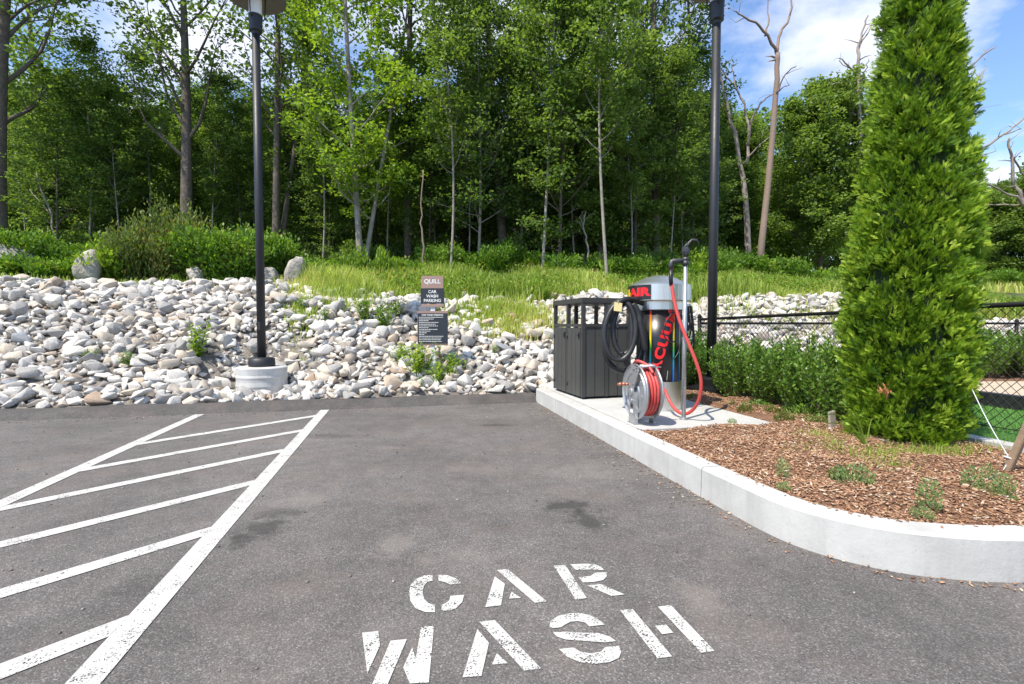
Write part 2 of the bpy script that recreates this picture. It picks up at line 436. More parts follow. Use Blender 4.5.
def leaf_cards(c, ax, nrm, L, Wd, fold=0.25):
    """pointed leaf quads; returns verts, faces"""
    n = len(c); ax = unit(ax); side = unit(np.cross(ax, nrm)); nn = np.cross(side, ax)
    L = np.broadcast_to(np.asarray(L, dtype=float), (n,))[:, None]; Wd = np.broadcast_to(np.asarray(Wd, dtype=float), (n,))[:, None]
    v = np.empty((n, 4, 3))
    v[:, 0] = c - ax * L * .5
    v[:, 1] = c + side * Wd * .5 + nn * Wd * fold + ax * L * .05
    v[:, 2] = c + ax * L * .5
    v[:, 3] = c - side * Wd * .5 + nn * Wd * fold + ax * L * .05
    return v.reshape(-1, 3), np.arange(n * 4).reshape(n, 4)

def merge(parts):
    vs, fs, rs, k = [], [], [], 0
    for v, f, r in parts:
        vs.append(v); fs.append(f + k); rs.append(r); k += len(v)
    return np.concatenate(vs), np.concatenate(fs), np.concatenate(rs)

def rdir(n, rng=RNG):
    return unit(rng.normal(size=(n, 3)))

# ------------------------------------------------------------------ text
def text_data(txt, size=1.0, align='CENTER', bold=0.0, shear=0.0, spacing=1.0):
    cu = bpy.data.curves.new('lettering', 'FONT'); cu.body = txt; cu.size = size
    cu.align_x = align; cu.align_y = 'CENTER'; cu.offset = bold; cu.shear = shear; cu.space_character = spacing
    o = bpy.data.objects.new('lettering', cu); COL.objects.link(o)
    bpy.context.view_layer.update()
    dg = bpy.context.evaluated_depsgraph_get()
    me = o.evaluated_get(dg).to_mesh()
    vs = [p.co.copy() for p in me.vertices]; fs = [tuple(p.vertices) for p in me.polygons]
    o.evaluated_get(dg).to_mesh_clear()
    bpy.data.objects.remove(o); bpy.data.curves.remove(cu)
    return vs, fs

# ------------------------------------------------------------------ GROUND AND PAVEMENT
def poly_sheet(name, pts, mat, kind='structure'):
    me = bpy.data.meshes.new(name); me.from_pydata([tuple(p) for p in pts], [], [tuple(range(len(pts)))])
    me.materials.append(mat); o = link(name, me)
    if kind: o['kind'] = kind
    return o

# parking lot
poly_sheet('parking_lot', [W(-60, -60), W(60, -60), W(60, 7.5), W(-60, 7.5)], M['asphalt'])
# far flat ground to the horizon
poly_sheet('ground', [(-1500, -1500, -.06), (1500, -1500, -.06), (1500, 1500, -.06), (-1500, 1500, -.06)], M['meadow'])

# hillside: rock bank + meadow + forest floor
def grid(us, vs, zf, name, mat, mat2=None, test=None):
    V = []; F = []; idx = []
    for v in vs:
        for u in us:
            p = W(u, v); V.append((p.x, p.y, zf(u, v)))
    n = len(us)
    for j in range(len(vs) - 1):
        for i in range(n - 1):
            F.append((j * n + i, j * n + i + 1, (j + 1) * n + i + 1, (j + 1) * n + i))
            if test: idx.append(1 if test((us[i] + us[i + 1]) / 2, (vs[j] + vs[j + 1]) / 2) else 0)
    me = bpy.data.meshes.new(name); me.from_pydata(V, [], F); me.materials.append(mat)
    if mat2: me.materials.append(mat2); me.polygons.foreach_set('material_index', idx)
    me.polygons.foreach_set('use_smooth', [True] * len(F))
    o = link(name, me); o['kind'] = 'structure'; return o
us = list(np.arange(-16, 24.01, 0.4)); us = [-90, -60, -40, -30, -24, -19] + us + [28, 34, 44, 60, 90]
vs = [7.36, 7.42] + list(np.arange(7.6, 20.01, 0.4)) + [21, 23, 26, 30, 36, 44, 55, 70, 90]
grid(us, vs, H, 'hillside', M['soil'], M['meadow'], lambda u, v: v > crest(u) + 0.1)

# asphalt berm along the far edge
prof = [(7.02, -0.002), (7.10, 0.045), (7.17, 0.085), (7.26, 0.10), (7.37, 0.098), (7.46, 0.05)]
V = []; F = []
un = list(np.arange(-30, 1.95, 0.35)) + [1.95]
for i, u in enumerate(un):
    w = 0.012 * math.sin(u * 1.9) + 0.008 * math.sin(u * 4.7)
    for (v, z) in prof:
        p = W(u, v + w); V.append((p.x, p.y, z + (0.006 * math.sin(u * 3.3) if z > 0 else 0)))
k = len(prof)
for i in range(len(un) - 1):
    for j in range(k - 1): F.append((i * k + j, (i + 1) * k + j, (i + 1) * k + j + 1, i * k + j + 1))
me = bpy.data.meshes.new('asphalt_berm'); me.from_pydata(V, [], F); me.materials.append(M['berm'])
me.polygons.foreach_set('use_smooth', [True] * len(F)); o = link('asphalt_berm', me); o['kind'] = 'structure'

# painted lines ------------------------------------------------------
def paint_obj(name, polys, wear=0.0):
    V = []; F = []; wv = []
    for P in polys:
        k = len(V); V += [tuple(p) for p in P]; F.append(tuple(range(k, k + len(P)))); wv.append(wear)
    me = bpy.data.meshes.new(name); me.from_pydata(V, [], F); me.materials.append(M['paint'])
    a = me.attributes.new('wear', 'FLOAT', 'FACE'); a.data.foreach_set('value', wv)
    me.update()
    # faces must point up
    bm = bmesh.new(); bm.from_mesh(me)
    bmesh.ops.triangulate(bm, faces=[f for f in bm.faces if len(f.verts) > 4])
    for f in bm.faces:
        if f.normal.z < 0: f.normal_flip()
    bm.to_mesh(me); bm.free()
    o = link(name, me); o['kind'] = 'structure'; return o
ZP = 0.004
polys = []
def uq(a): return [W(u, v, ZP) for u, v in a]
polys.append(uq([(-1.055, -3), (-0.945, -3), (-0.945, 7.0), (-1.055, 7.0)]))
polys.append(uq([(-2.555, -3), (-2.445, -3), (-2.445, 7.0), (-2.555, 7.0)]))
w2 = 0.068
for v0 in (0.42, 1.28, 2.14, 3.02, 3.89, 4.82, 5.69, 6.56):
    v1 = v0 - 0.83 * 1.39
    polys.append(uq([(-2.444, v1 - w2), (-1.056, v0 - w2), (-1.056, v0 + w2), (-2.444, v1 + w2)]))
paint_obj('road_lines', polys, 0.045)

def crop_poly(ox, pts): return [G(ox + x / 4.75, 540 + y / 4.75, ZP) for x, y in pts]
A_, B_ = 340, 540
letters = {
 'C': (A_, [[(440,165),(400,168),(362,185),(335,215),(328,250),(335,290),(360,325),(405,342),(452,343),(450,308),(420,300),(400,280),(392,250),(398,218),(415,198),(440,193)],
            [(466,165),(510,167),(550,182),(575,205),(525,212),(500,200),(468,193)],
            [(525,265),(590,260),(580,295),(550,325),(515,335),(483,335),(483,308),(505,298),(520,285)]]),
 'A': (A_, [[(735,172),(783,208),(765,310),(690,318)], [(745,142),(797,138),(983,292),(925,298)], [(815,245),(860,275),(803,278)]]),
 'R': (B_, [[(65,122),(120,118),(222,275),(170,283)], [(143,115),(215,112),(260,115),(290,127),(305,143),(240,140),(170,142)],
            [(183,178),(240,170),(262,155),(318,152),(318,172),(300,190),(260,198),(205,202)], [(222,215),(290,210),(402,258),(340,266)]]),
 'W': (A_, [[(105,440),(182,432),(190,500),(130,635)], [(240,478),(318,470),(205,735),(130,740)],
            [(385,412),(447,408),(422,676),(332,681),(300,605),(343,510),(360,562)]]),
 'A2': (A_, [[(652,422),(708,488),(672,645),(582,652)], [(662,388),(735,380),(955,610),(875,620)], [(745,538),(797,585),(722,592)]]),
 'S': (B_, [[(45,410),(50,385),(85,360),(140,348),(190,346),(240,358),(285,382),(307,402),(235,410),(215,392),(180,385),(145,388),(118,402),(100,415),(60,417)],
            [(60,438),(120,435),(200,440),(280,442),(330,458),(362,480),(310,486),(220,480),(120,472),(80,458)],
            [(90,518),(160,510),(190,530),(240,538),(290,530),(310,508),(375,503),(386,530),(375,560),(330,580),(260,588),(190,580),(130,555)]]),
 'H': (B_, [[(380,333),(440,327),(628,553),(558,562)], [(560,317),(620,308),(830,527),(765,535)], [(545,407),(600,402),(633,440),(580,447)]]),
}
paint_obj('road_lettering', [crop_poly(ox, p) for k in 'CAR' for ox, ps in [letters[k]] for p in ps]
          + [crop_poly(ox, p) for k in ('W', 'A2', 'S', 'H') for ox, ps in [letters[k]] for p in ps], 0.075)

# kerb ---------------------------------------------------------------
face = [(1.93, 7.08)] + [(1.93, v) for v in np.arange(6.6, 3.0, -0.45)] + [(1.932, 2.95), (1.94, 2.6), (1.965, 2.25), (2.06, 2.02), (2.235, 1.83), (2.44, 1.715), (2.67, 1.64),
        (2.95, 1.59), (3.3, 1.565), (3.8, 1.55), (4.6, 1.55), (6.5, 1.55), (12, 1.55)]
# smooth (Catmull-Rom) between points
def catmull(P, n=6):
    P = [Vector((*p, 0)) if len(p) == 2 else Vector(p) for p in P]; out = []
    for i in range(len(P) - 1):
        p0 = P[max(i - 1, 0)]; p1 = P[i]; p2 = P[i + 1]; p3 = P[min(i + 2, len(P) - 1)]
        for k in range(n):
            t = k / n
            out.append(0.5 * ((2 * p1) + (p2 - p0) * t + (2 * p0 - 5 * p1 + 4 * p2 - p3) * t * t + (3 * p1 - p0 - 3 * p2 + p3) * t ** 3))
    out.append(P[-1]); return out
KH, KW = 0.20, 0.16
path = catmull(face, 5)
def kerb_run(mb, pts, inner_sign=1):
    """pts: face line in (u,v); kerb body lies to the left of travel"""
    n = len(pts); cs = []
    for i, p in enumerate(pts):
        t = (pts[min(i + 1, n - 1)] - pts[max(i - 1, 0)]).normalized()
        nr = Vector((-t.y, t.x, 0)) * inner_sign
        c = 0.014
        cs.append([(p, -0.05), (p + nr * 0.004, KH - c), (p + nr * (0.004 + c), KH), (p + nr * (KW - c), KH), (p + nr * KW, KH - c), (p + nr * KW, -0.05)])
    vs = []; fs = []
    for row in cs:
        for q, z in row: vs.append(W(q.x, q.y, z))
    k = 6
    for i in range(n - 1):
        for j in range(k - 1): fs.append((i * k + j, (i + 1) * k + j, (i + 1) * k + j + 1, i * k + j + 1))
    fs.append(tuple(range(k))); fs.append(tuple((n - 1) * k + j for j in reversed(range(k))))
    mb.add(vs, fs)
kb = MB()
L = 0; seg = [path[0]]; joints = [0.42, 0.95, 4.15, 6.4, 9.5, 13]; ji = 0
for i in range(1, len(path)):
    a, b = path[i - 1], path[i]; d = (b - a).length
    while ji < len(joints) and L + d > joints[ji]:
        t = (joints[ji] - L) / d; q = a.lerp(b, t); dr = (b - a).normalized()
        seg.append(q - dr * 0.005)
        kerb_run(kb, seg); seg = [q + dr * 0.005]; ji += 1
    seg.append(b); L += d
kerb_run(kb, seg)
kerb_run(kb, [Vector((4.45, 7.08, 0)), Vector((3.2, 7.08, 0)), Vector((2.093, 7.08, 0))])
o = kb.build('kerb', M['kerb']); o['kind'] = 'structure'

# concrete pad for the bins and the vacuum
pad = MB()
def uvbox(mb, u0, u1, v0, v1, z0, z1):
    ps = [W(u0, v0), W(u1, v0), W(u1, v1), W(u0, v1)]
    vs = [(p.x, p.y, z0) for p in ps] + [(p.x, p.y, z1) for p in ps]
    mb.add(vs, [(3, 2, 1, 0), (4, 5, 6, 7), (0, 1, 5, 4), (1, 2, 6, 5), (2, 3, 7, 6), (3, 0, 4, 7)])
uvbox(pad, 2.094, 3.46, 4.077, 6.915, 0.02, 0.203)
o = pad.build('concrete_pad', M['pad']); o['kind'] = 'structure'

# mulch bed ------------------------------------------------------------
def mulch_z(u, v):
    z = 0.178 + 0.045 * sstep(0, 0.6, u - 2.2) * sstep(1.6, 2.5, v) * (1 - sstep(4.2, 4.55, u))
    if 2.0 < u < 3.55 and v > 3.98: z = min(z, 0.185)
    return z + 0.010 * math.sin(u * 9 + 2 * math.sin(v * 5)) + 0.008 * math.sin(v * 11 + u * 3)
def kerb_u_at(v):
    best = 99
    for p in path:
        if abs(p.y - v) < abs(best - v) : best = p.y; r = p.x
    return r
fp = [(p.x, p.y) for p in path]
def inside_bed(u, v, m=0.15):
    if u > 4.58 or v > 6.92: return False
    # right of the kerb face line by margin
    dmin = 99; k = 0
    for i, (a, b) in enumerate(fp):
        d = (a - u) ** 2 + (b - v) ** 2
        if d < dmin: dmin = d; k = i
    a = Vector(fp[max(k - 1, 0)]); b = Vector(fp[min(k + 1, len(fp) - 1)]); t = (b - a).normalized()
    q = Vector((u, v)) - Vector(fp[k]); side = t.x * q.y - t.y * q.x
    return side > m
inner = []
for i, p in enumerate(path):
    if p.x > 4.7: break
    t = (path[min(i + 1, len(path) - 1)] - path[max(i - 1, 0)]).normalized()
    inner.append(p + Vector((-t.y, t.x, 0)) * (KW - 0.02))
us = np.arange(2.06, 4.64, 0.06); vs_ = np.arange(1.56, 7.0, 0.06)
V = []; F = []; ok = {}
for j, v in enumerate(vs_):
    for i, u in enumerate(us):
        p = W(u, v); V.append((p.x, p.y, mulch_z(u, v)))
n = len(us)
for j in range(len(vs_) - 1):
    for i in range(n - 1):
        c = (us[i] + .03, vs_[j] + .03)
        if all(inside_bed(x, y, 0.03) for x, y in ((us[i], vs_[j]), (us[i + 1], vs_[j]), (us[i + 1], vs_[j + 1]), (us[i], vs_[j + 1])) ) or (c[0] > 4.4 and c[1] > 1.75):
            F.append((j * n + i, j * n + i + 1, (j + 1) * n + i + 1, (j + 1) * n + i))
me = bpy.data.meshes.new('mulch_bed'); me.from_pydata(V, [], F); me.materials.append(M['mulch'])
me.polygons.foreach_set('use_smooth', [True] * len(F))
o = link('mulch_bed', me); o['kind'] = 'structure'

# wood chips on it: nobody could count them
def box_cloud(c, ax, nrm, L, Wd, T):
    n = len(c); ax = unit(ax); side = unit(np.cross(nrm, ax)); up = np.cross(ax, side)
    L, Wd, T = (np.asarray(q)[:, None] * .5 for q in (L, Wd, T))
    v = np.empty((n, 8, 3)); k = 0
    for sx in (-1, 1):
        for sy in (-1, 1):
            for sz in (-1, 1):
                v[:, k] = c + ax * L * sx * (0.8 if sy > 0 else 1) + side * Wd * sy + up * T * sz; k += 1
    base = np.array([(0, 1, 3, 2), (4, 6, 7, 5), (0, 4, 5, 1), (2, 3, 7, 6), (0, 2, 6, 4), (1, 5, 7, 3)])
    f = (np.arange(n)[:, None, None] * 8 + base[None]).reshape(-1, 4)
    return v.reshape(-1, 3), f, 6
pts = []
rr = random.Random(3)
while len(pts) < 30000:
    u = rr.uniform(2.08, 4.58); v = rr.uniform(1.7, 6.9)
    if v > 4.1 and rr.random() < 0.45: continue
    if 2.0 < u < 3.47 and v > 4.06 and not (v < 4.12 and rr.random() < .3): continue
    if inside_bed(u, v, 0.155):
        p = W(u, v); pts.append((p.x, p.y, mulch_z(u, v) + rr.uniform(0.0, 0.014)))
c = np.array(pts); n = len(c)
az = RNG.uniform(0, 2 * PI, n); ax = np.stack([np.cos(az), np.sin(az), RNG.normal(0, .25, n)], 1)
nr = np.stack([RNG.normal(0, .35, n), RNG.normal(0, .35, n), np.ones(n)], 1)
v, f, k = box_cloud(c, ax, nr, np.minimum(RNG.lognormal(math.log(.020), .5, n), .055), RNG.uniform(.003, .010, n), RNG.uniform(.002, .006, n))
o = link('bark_mulch', np_data('bark_mulch', v, f, M['chips'], np.repeat(RNG.random(n), k)))
tag(o, 'reddish brown bark mulch chips covering the kerbed planting bed', 'mulch', kind='stuff')

# grit and small stones on the asphalt
c = []
for i in range(1500):
    if i % 3 == 0:
        j = rr.randrange(5, 48); p = path[min(j, len(path) - 1)]; q = W(p.x - abs(rr.gauss(0, .16)) - .01, p.y - abs(rr.gauss(0, .10)) * (1 if p.x > 1.96 else 0))
    elif i % 3 == 1:
        q = W(rr.uniform(-7, 1.9), 7.0 - abs(rr.gauss(0, .12)))
    else: q = W(rr.uniform(-5, 2.0), rr.uniform(.8, 7))
    u, v_ = UV(q.x, q.y)
    if inside_bed(u, v_, -0.004) and v_ > 1.5: continue
    c.append((q.x, q.y, 0.003))
c = np.array(c); n = len(c); s = RNG.uniform(.003, .010, n)
v, f, k = box_cloud(c, np.c_[RNG.normal(size=(n, 2)), np.zeros(n)], np.c_[RNG.normal(0, .3, (n, 2)), np.ones(n)], s * 1.5, s, s * .8)
o = link('grit', np_data('grit', v, f, M['grit'], np.repeat(RNG.random(n), k)))
tag(o, 'loose pale grit scattered on the dark asphalt', 'grit', kind='stuff')

# litter blown against the kerb
c = []
while len(c) < 230:
    j = rr.randrange(4, min(len(path) - 1, 95)); a_, b_ = path[j], path[j + 1]; p = a_.lerp(b_, rr.random())
    t_ = (b_ - a_).normalized(); off_ = abs(rr.gauss(0, .05)) + .004
    q = W(p.x + t_.y * off_, p.y - t_.x * off_); c.append((q.x, q.y, .006 + rr.random() * .004))
for i in range(110):
    j = rr.randrange(30, min(len(path) - 1, 95)); a_, b_ = path[j], path[j + 1]; p = a_.lerp(b_, rr.random()); t_ = (b_ - a_).normalized(); off_ = KW - abs(rr.gauss(0, .03))
    q = W(p.x - t_.y * off_, p.y + t_.x * off_); c.append((q.x, q.y, KH + .004))
c = np.array(c); n = len(c); az = RNG.uniform(0, 2 * PI, n)
v, f, k = box_cloud(c, np.stack([np.cos(az), np.sin(az), RNG.normal(0, .15, n)], 1), np.stack([RNG.normal(0, .3, n), RNG.normal(0, .3, n), np.ones(n)], 1), RNG.uniform(.006, .026, n), RNG.uniform(.003, .009, n), RNG.uniform(.001, .004, n))
o = link('kerb_litter', np_data('kerb_litter', v, f, M['chips'], np.repeat(RNG.random(n), k)))
tag(o, 'bits of bark and dry litter lying along the kerb', 'litter', kind='stuff')

# dog run: turf, path
poly_sheet('turf', [W(4.56, -6, .19), W(6.66, -6, .19), W(6.66, 7.7, .19), W(4.56, 7.7, .19)], M['turf'])
poly_sheet('path', [W(6.62, -6, .186), W(13, -6, .186), W(13, 3.2, .186), W(11.6, 5.2, .186), W(10.2, 6.3, .186), W(9.0, 6.5, .186), W(7.6, 6.1, .186), W(6.62, 5.6, .186)], M['path'])
poly_sheet('planting_bed', [W(4.5, -8, .178), W(60, -8, .178), W(60, 8.0, .178), W(4.5, 8.0, .178)], M['mulch'])
n = 26000
c = np.array([tuple(W(u, v, .19)) for u, v in zip(RNG.uniform(4.66, 6.6, n), RNG.uniform(1.6, 7.2, n))])
hh = RNG.uniform(.02, .045, n); ax = np.c_[RNG.normal(0, .35, (n, 2)), np.ones(n)]
v, f = leaf_cards(c + unit(ax) * hh[:, None] * .5, ax, rdir(n), hh, .005, 0)
o = link('turf_grass', np_data('turf_grass', v, f, M['grass_turf'], RNG.random(n)))
tag(o, 'short bright green turf behind the black chain link fence', 'grass', kind='stuff')
# mow strip under the fence
ms = MB(); uvbox(ms, 4.54, 4.70, -4, 7.3, 0.1, 0.215); o = ms.build('mow_strip', M['footing']); o['kind'] = 'structure'
tm = MB(); uvbox(tm, 6.66, 6.78, -4, 5.15, .19, .345)
o = tm.build('black_edging_beam', M['black_metal'])
tag(o, 'long low black beam edging the green turf behind the fence', 'edging')

# ------------------------------------------------------------------ ROCKS
def ico(sub):
    bm = bmesh.new(); bmesh.ops.create_icosphere(bm, subdivisions=sub, radius=1)
    v = np.array([p.co for p in bm.verts]); f = np.array([[p.index for p in q.verts] for q in bm.faces]); bm.free(); return v, f
IV2, IF2 = ico(2); IV3, IF3 = ico(3)
def hull_shape(seed, n=15):
    g = np.random.default_rng(seed); p = rdir(n, g) * g.uniform(.8, 1.12, n)[:, None] * np.array([1.0, g.uniform(.62, .95), g.uniform(.45, .72)])
    bm = bmesh.new()
    for q in p: bm.verts.new(q)
    bmesh.ops.convex_hull(bm, input=bm.verts)
    for q in [q for q in bm.verts if not q.link_faces]: bm.verts.remove(q)
    bmesh.ops.bevel(bm, geom=list(bm.edges), offset=.022, segments=1, affect='EDGES')
    bmesh.ops.triangulate(bm, faces=bm.faces); bm.verts.index_update()
    v = np.array([q.co for q in bm.verts]); f = np.array([[q.index for q in w.verts] for w in bm.faces]); bm.free(); return v, f
HULLS = [hull_shape(500 + k, 9 + k % 6) for k in range(48)]
def rock_shape(rng, base, nplanes=13):
    v = base.copy(); n = rdir(nplanes, rng); d = rng.uniform(.50, .82, nplanes)
    dots = v @ n.T
    k = np.where(dots > 1e-3, d / np.maximum(dots, 1e-3), 9).min(axis=1)
    v = v * np.minimum(k, 1.0)[:, None]
    v += rng.normal(0, .012, v.shape)
    return v * np.array([1.0, rng.uniform(.6, .95), rng.uniform(.42, .75)])
rng = np.random.default_rng(5)
cand = []
def in_bank(u, v):
    if v < toe(u) - 0.02: return False
    return v < crest(u) + 0.15 + 0.25 * math.sin(u * 1.7) + .1 + (.45 if u < -2.8 else 0)
def grass_patch(x, y):   # weeds growing over stone
    return False
step = 0.110
for v in np.arange(7.42, 11.6, step):
    for u in np.arange(-12.5, 17, step):
        uu = u + rng.uniform(-.07, .07); vv = v + rng.uniform(-.07, .07)
        if not in_bank(uu, vv): continue
        s = float(np.clip(rng.lognormal(math.log(.088), .38), .045, .19))
        cand.append((uu, vv, s, 0))
for k in range(760):
    uu = rng.uniform(-12.5, 16); vv = rng.uniform(7.5, 11.4)
    if in_bank(uu, vv): cand.append((uu, vv, float(rng.uniform(.12, .20)), 1))
for k in range(3200):
    uu = rng.uniform(-12.5, 16) if k < 2400 else rng.uniform(-2.8, -1.0); vv = rng.uniform(7.42, 11.4) if k < 2400 else rng.uniform(7.45, 9.6)
    if in_bank(uu, vv): cand.append((uu, vv, float(rng.uniform(.04, .085)), 0))
# keep clear of the lamp footing
LAMP1 = (-3.84, 7.66); LAMP2 = (2.74, 6.85); SIGN = (XD(433, 8.0), 8.0)
def clear(u, v, s):
    p = W(u, v)
    return (p.x - LAMP1[0]) ** 2 + (p.y - LAMP1[1]) ** 2 > (0.36 + s * .6) ** 2
cand = [c for c in cand if clear(c[0], c[1], c[2])]
def tone_pick():
    t = rng.random()
    if t < .76: return t * .75
    if t < .88: return .57 + (t - .76) * 1.2
    return .72 + (t - .88) * 1.7 if t < .96 else .86 + (t - .96) * 3.4
rows = []
for (u, v, s, big) in cand:
    p = W(u, v); tone = float(tone_pick())
    if tone < .9 and big and rng.random() < .25: tone = .62
    z = H(u, v) + s * (.22 + rng.uniform(0, .25)) + (0.03 if big else 0)
    x, y = p.x, p.y
    px = 512 + 500 * x / y
    py = 324 - 500 * (z - 1.15) / y
    vis = 4 < px < 1028 and y > 1
    # hidden behind bins / vacuum / dense shrubs / tree
    if 556 < px < 690 and py > 322: vis = False
    if 690 < px < 1028 and (py > 335 or px > 838): vis = False
    rows.append((x, y, z, s, tone, px, py, (s / y) if vis else 0))
order = sorted(range(len(rows)), key=lambda i: -rows[i][7])
single = set(order[:300])
bins_ = [(0, .2), (.2, .42), (.42, .58), (.58, .76), (.76, .88), (.88, .95), (.95, 1)]
tone_words = ['white', 'pale grey', 'cream', 'mid grey', 'tan', 'dark slate grey', 'rusty orange']
proto = {}
def rock_proto(ti, k):
    key = (ti, k)
    if key not in proto:
        r2 = np.random.default_rng(100 + ti * 20 + k)
        vv, ff = HULLS[(ti * 7 + k * 3) % 48]; rn = (bins_[ti][0] + bins_[ti][1]) / 2
        proto[key] = np_data('rock', vv, ff, M['rock'], np.full(len(ff), rn))
    return proto[key]
def rock_zone(px, py, x, y):
    u, v = UV(x, y)
    h = 'at the bank foot' if v < toe(u) + .55 else ('low on bank' if v < toe(u) + 1.5 else ('midway up bank' if v < toe(u) + 2.7 else 'near bank top'))
    if px < 110: w = 'at the far left end'
    elif px < 230: w = 'left of the concrete lamp base'
    elif px < 290: w = 'around the left lamp post'
    elif px < 400: w = 'between lamp post and sign'
    elif px < 475: w = 'around the sign post'
    elif px < 560: w = 'between sign and grey bin'
    elif px < 700: w = 'seen past bin and vacuum'
    else: w = 'behind the chain link fence'
    return h, w
parts = []
for i, (x, y, z, s, tone, px, py, m) in enumerate(rows):
    ti = next(k for k, b in enumerate(bins_) if tone <= b[1])
    rz = rng.uniform(0, 2 * PI); tilt = rng.normal(0, .35); tilt2 = rng.normal(0, .35)
    Rm = Matrix.Rotation(rz, 3, 'Z') @ Matrix.Rotation(0.35 + tilt, 3, 'X') @ Matrix.Rotation(tilt2, 3, 'Y')
    if i in single:
        o = bpy.data.objects.new('rock', rock_proto(ti, int(rng.integers(5)))); COL.objects.link(o)
        o.matrix_world = Matrix.Translation((x, y, z)) @ Rm.to_4x4() @ Matrix.Scale(s, 4)
        h, w = rock_zone(px, py, x, y)
        size = 'large ' if s > .17 else ('small ' if s < .11 else '')
        tag(o, f'{size}{tone_words[ti]} angular rock {h}, {w}', 'rock', 'broken rocks on the bank')
    else:
        hv, hf = HULLS[int(rng.integers(48))]
        vv = (hv * rng.uniform(.8, 1.2, 3) * s) @ np.array(Rm.transposed()) + np.array([x, y, z])
        parts.append((vv, hf, np.full(len(hf), tone)))
v, f, r = merge(parts)
o = link('rock_bank', np_data('rock_bank', v, f, M['rock'], r))
tag(o, 'pale broken stone covering the sloping bank behind the parking bays', 'rocks', kind='stuff')

# boulders
def boulder(px, py_base, Y, w, h, label, seed, stretch=1.0):
    r2 = np.random.default_rng(seed)
    v = rock_shape(r2, IV3, 16); v = v / np.abs(v).max(axis=0) * np.array([w / 2, w / 2 * .8, h / 2])
    me = np_data('boulder', v, IF3, M['boulder'], smooth=False)
    o = link('boulder', me); x = XD(px, Y); o.location = (x, Y, HW(x, Y) + h * .38)
    o.rotation_euler = (0, 0, seed); tag(o, label, 'boulder', 'boulders along the top of the bank'); return o
boulder(93, 283, 10.9, .68, .85, 'upright weathered boulder on the bank crest beside the yellowish bush', 47)
boulder(197, 283, 11.2, .42, .5, 'boulder half hidden under the big green bushes on the crest', 42)
boulder(294, 290, 10.7, .62, .75, 'pale rounded boulder on the crest just right of left lamp post', 43)
boulder(270, 285, 11.6, .5, .45, 'low boulder behind the left lamp post on the crest', 44)
boulder(2, 280, 12.2, 2.0, .9, 'long sloping granite slab at far left under the trees', 45)

# ------------------------------------------------------------------ FOLIAGE GENERATORS
def branch_tree(seed, Ht, r0, clear_=.35, spread=3.2, nl=26, up=.5, sec=5, lean=(0, 0), fork=False, droop=0, wob=.12, top=.12):
    """skeleton: returns list of (points, radii, sides) and leafy tips"""
    rg = random.Random(seed); br = []; tips = []
    def trunk_path(lx, ly, n, h, ph):
        P = []
        for i in range(n + 1):
            t = i / n
            P.append(Vector((lx * t * h + wob * math.sin(3.1 * t + ph) * h * .12, ly * t * h + wob * math.cos(2.7 * t + ph * 2) * h * .10 - wob * h * .10 * math.cos(ph * 2), t * h)))
        off = P[0].copy()
        return [p - off for p in P]
    stems = [(trunk_path(lean[0], lean[1], 12, Ht, rg.uniform(0, 6)), 1.0)]
    if fork:
        q = trunk_path(lean[0] + .16, lean[1] + .04, 12, Ht * .92, rg.uniform(0, 6)); stems.append((q, .75))
    for P, rs in stems:
        rad = [r0 * rs * (1.25 if i == 0 else 1) * max(.06, (1 - i / 12) ** .75) for i in range(13)]
        br.append((P, rad, 8))
        az = rg.uniform(0, 6)
        cnt = int(nl * (1 if rs == 1 else .6))
        for k in range(cnt):
            t = clear_ + (1 - clear_) * (k + rg.random()) / cnt
            f = t * 12; i = min(11, int(f)); p0 = P[i].lerp(P[i + 1], f - i)
            az += 2.4 + rg.uniform(-.5, .5)
            prof_ = math.sin(min(1, (1 - t) / (1 - clear_) * 1.0 + top) ** .7 * PI * .62)
            Lb = spread * max(.22, prof_) * rg.uniform(.65, 1.15)
            el = up * rg.uniform(.6, 1.3) + t * .35
            d = Vector((math.cos(az) * math.cos(el), math.sin(az) * math.cos(el), math.sin(el)))
            rb = r0 * rs * max(.07, (1 - t) ** .7) * .42
            pts = [p0]; cur = p0.copy(); dd = d.copy(); m = 5
            for j in range(m):
                dd = (dd + Vector((rg.gauss(0, .16), rg.gauss(0, .16), .09 - droop + rg.gauss(0, .08)))).normalized()
                cur = cur + dd * Lb / m; pts.append(cur.copy())
            br.append((pts, [rb * (1 - j / (m + .6)) for j in range(m + 1)], 5))
            tips.append((pts[-1], .8)); tips.append((pts[-2], .8))
            for q in range(sec):
                j = rg.randint(1, m - 1); b0 = pts[j].lerp(pts[j + 1], rg.random())
                d2 = (dd + Vector((rg.gauss(0, .75), rg.gauss(0, .75), rg.gauss(.12, .35)))).normalized()
                L2 = Lb * rg.uniform(.22, .5)
                e = b0 + d2 * L2; mid = b0.lerp(e, .5) + Vector((rg.gauss(0, .05), rg.gauss(0, .05), rg.gauss(.03, .05))) * L2
                br.append(([b0, mid, e], [rb * .32, rb * .2, rb * .08], 3))
                tips.append((e, 1.0)); tips.append((mid, .6))
    return br, tips

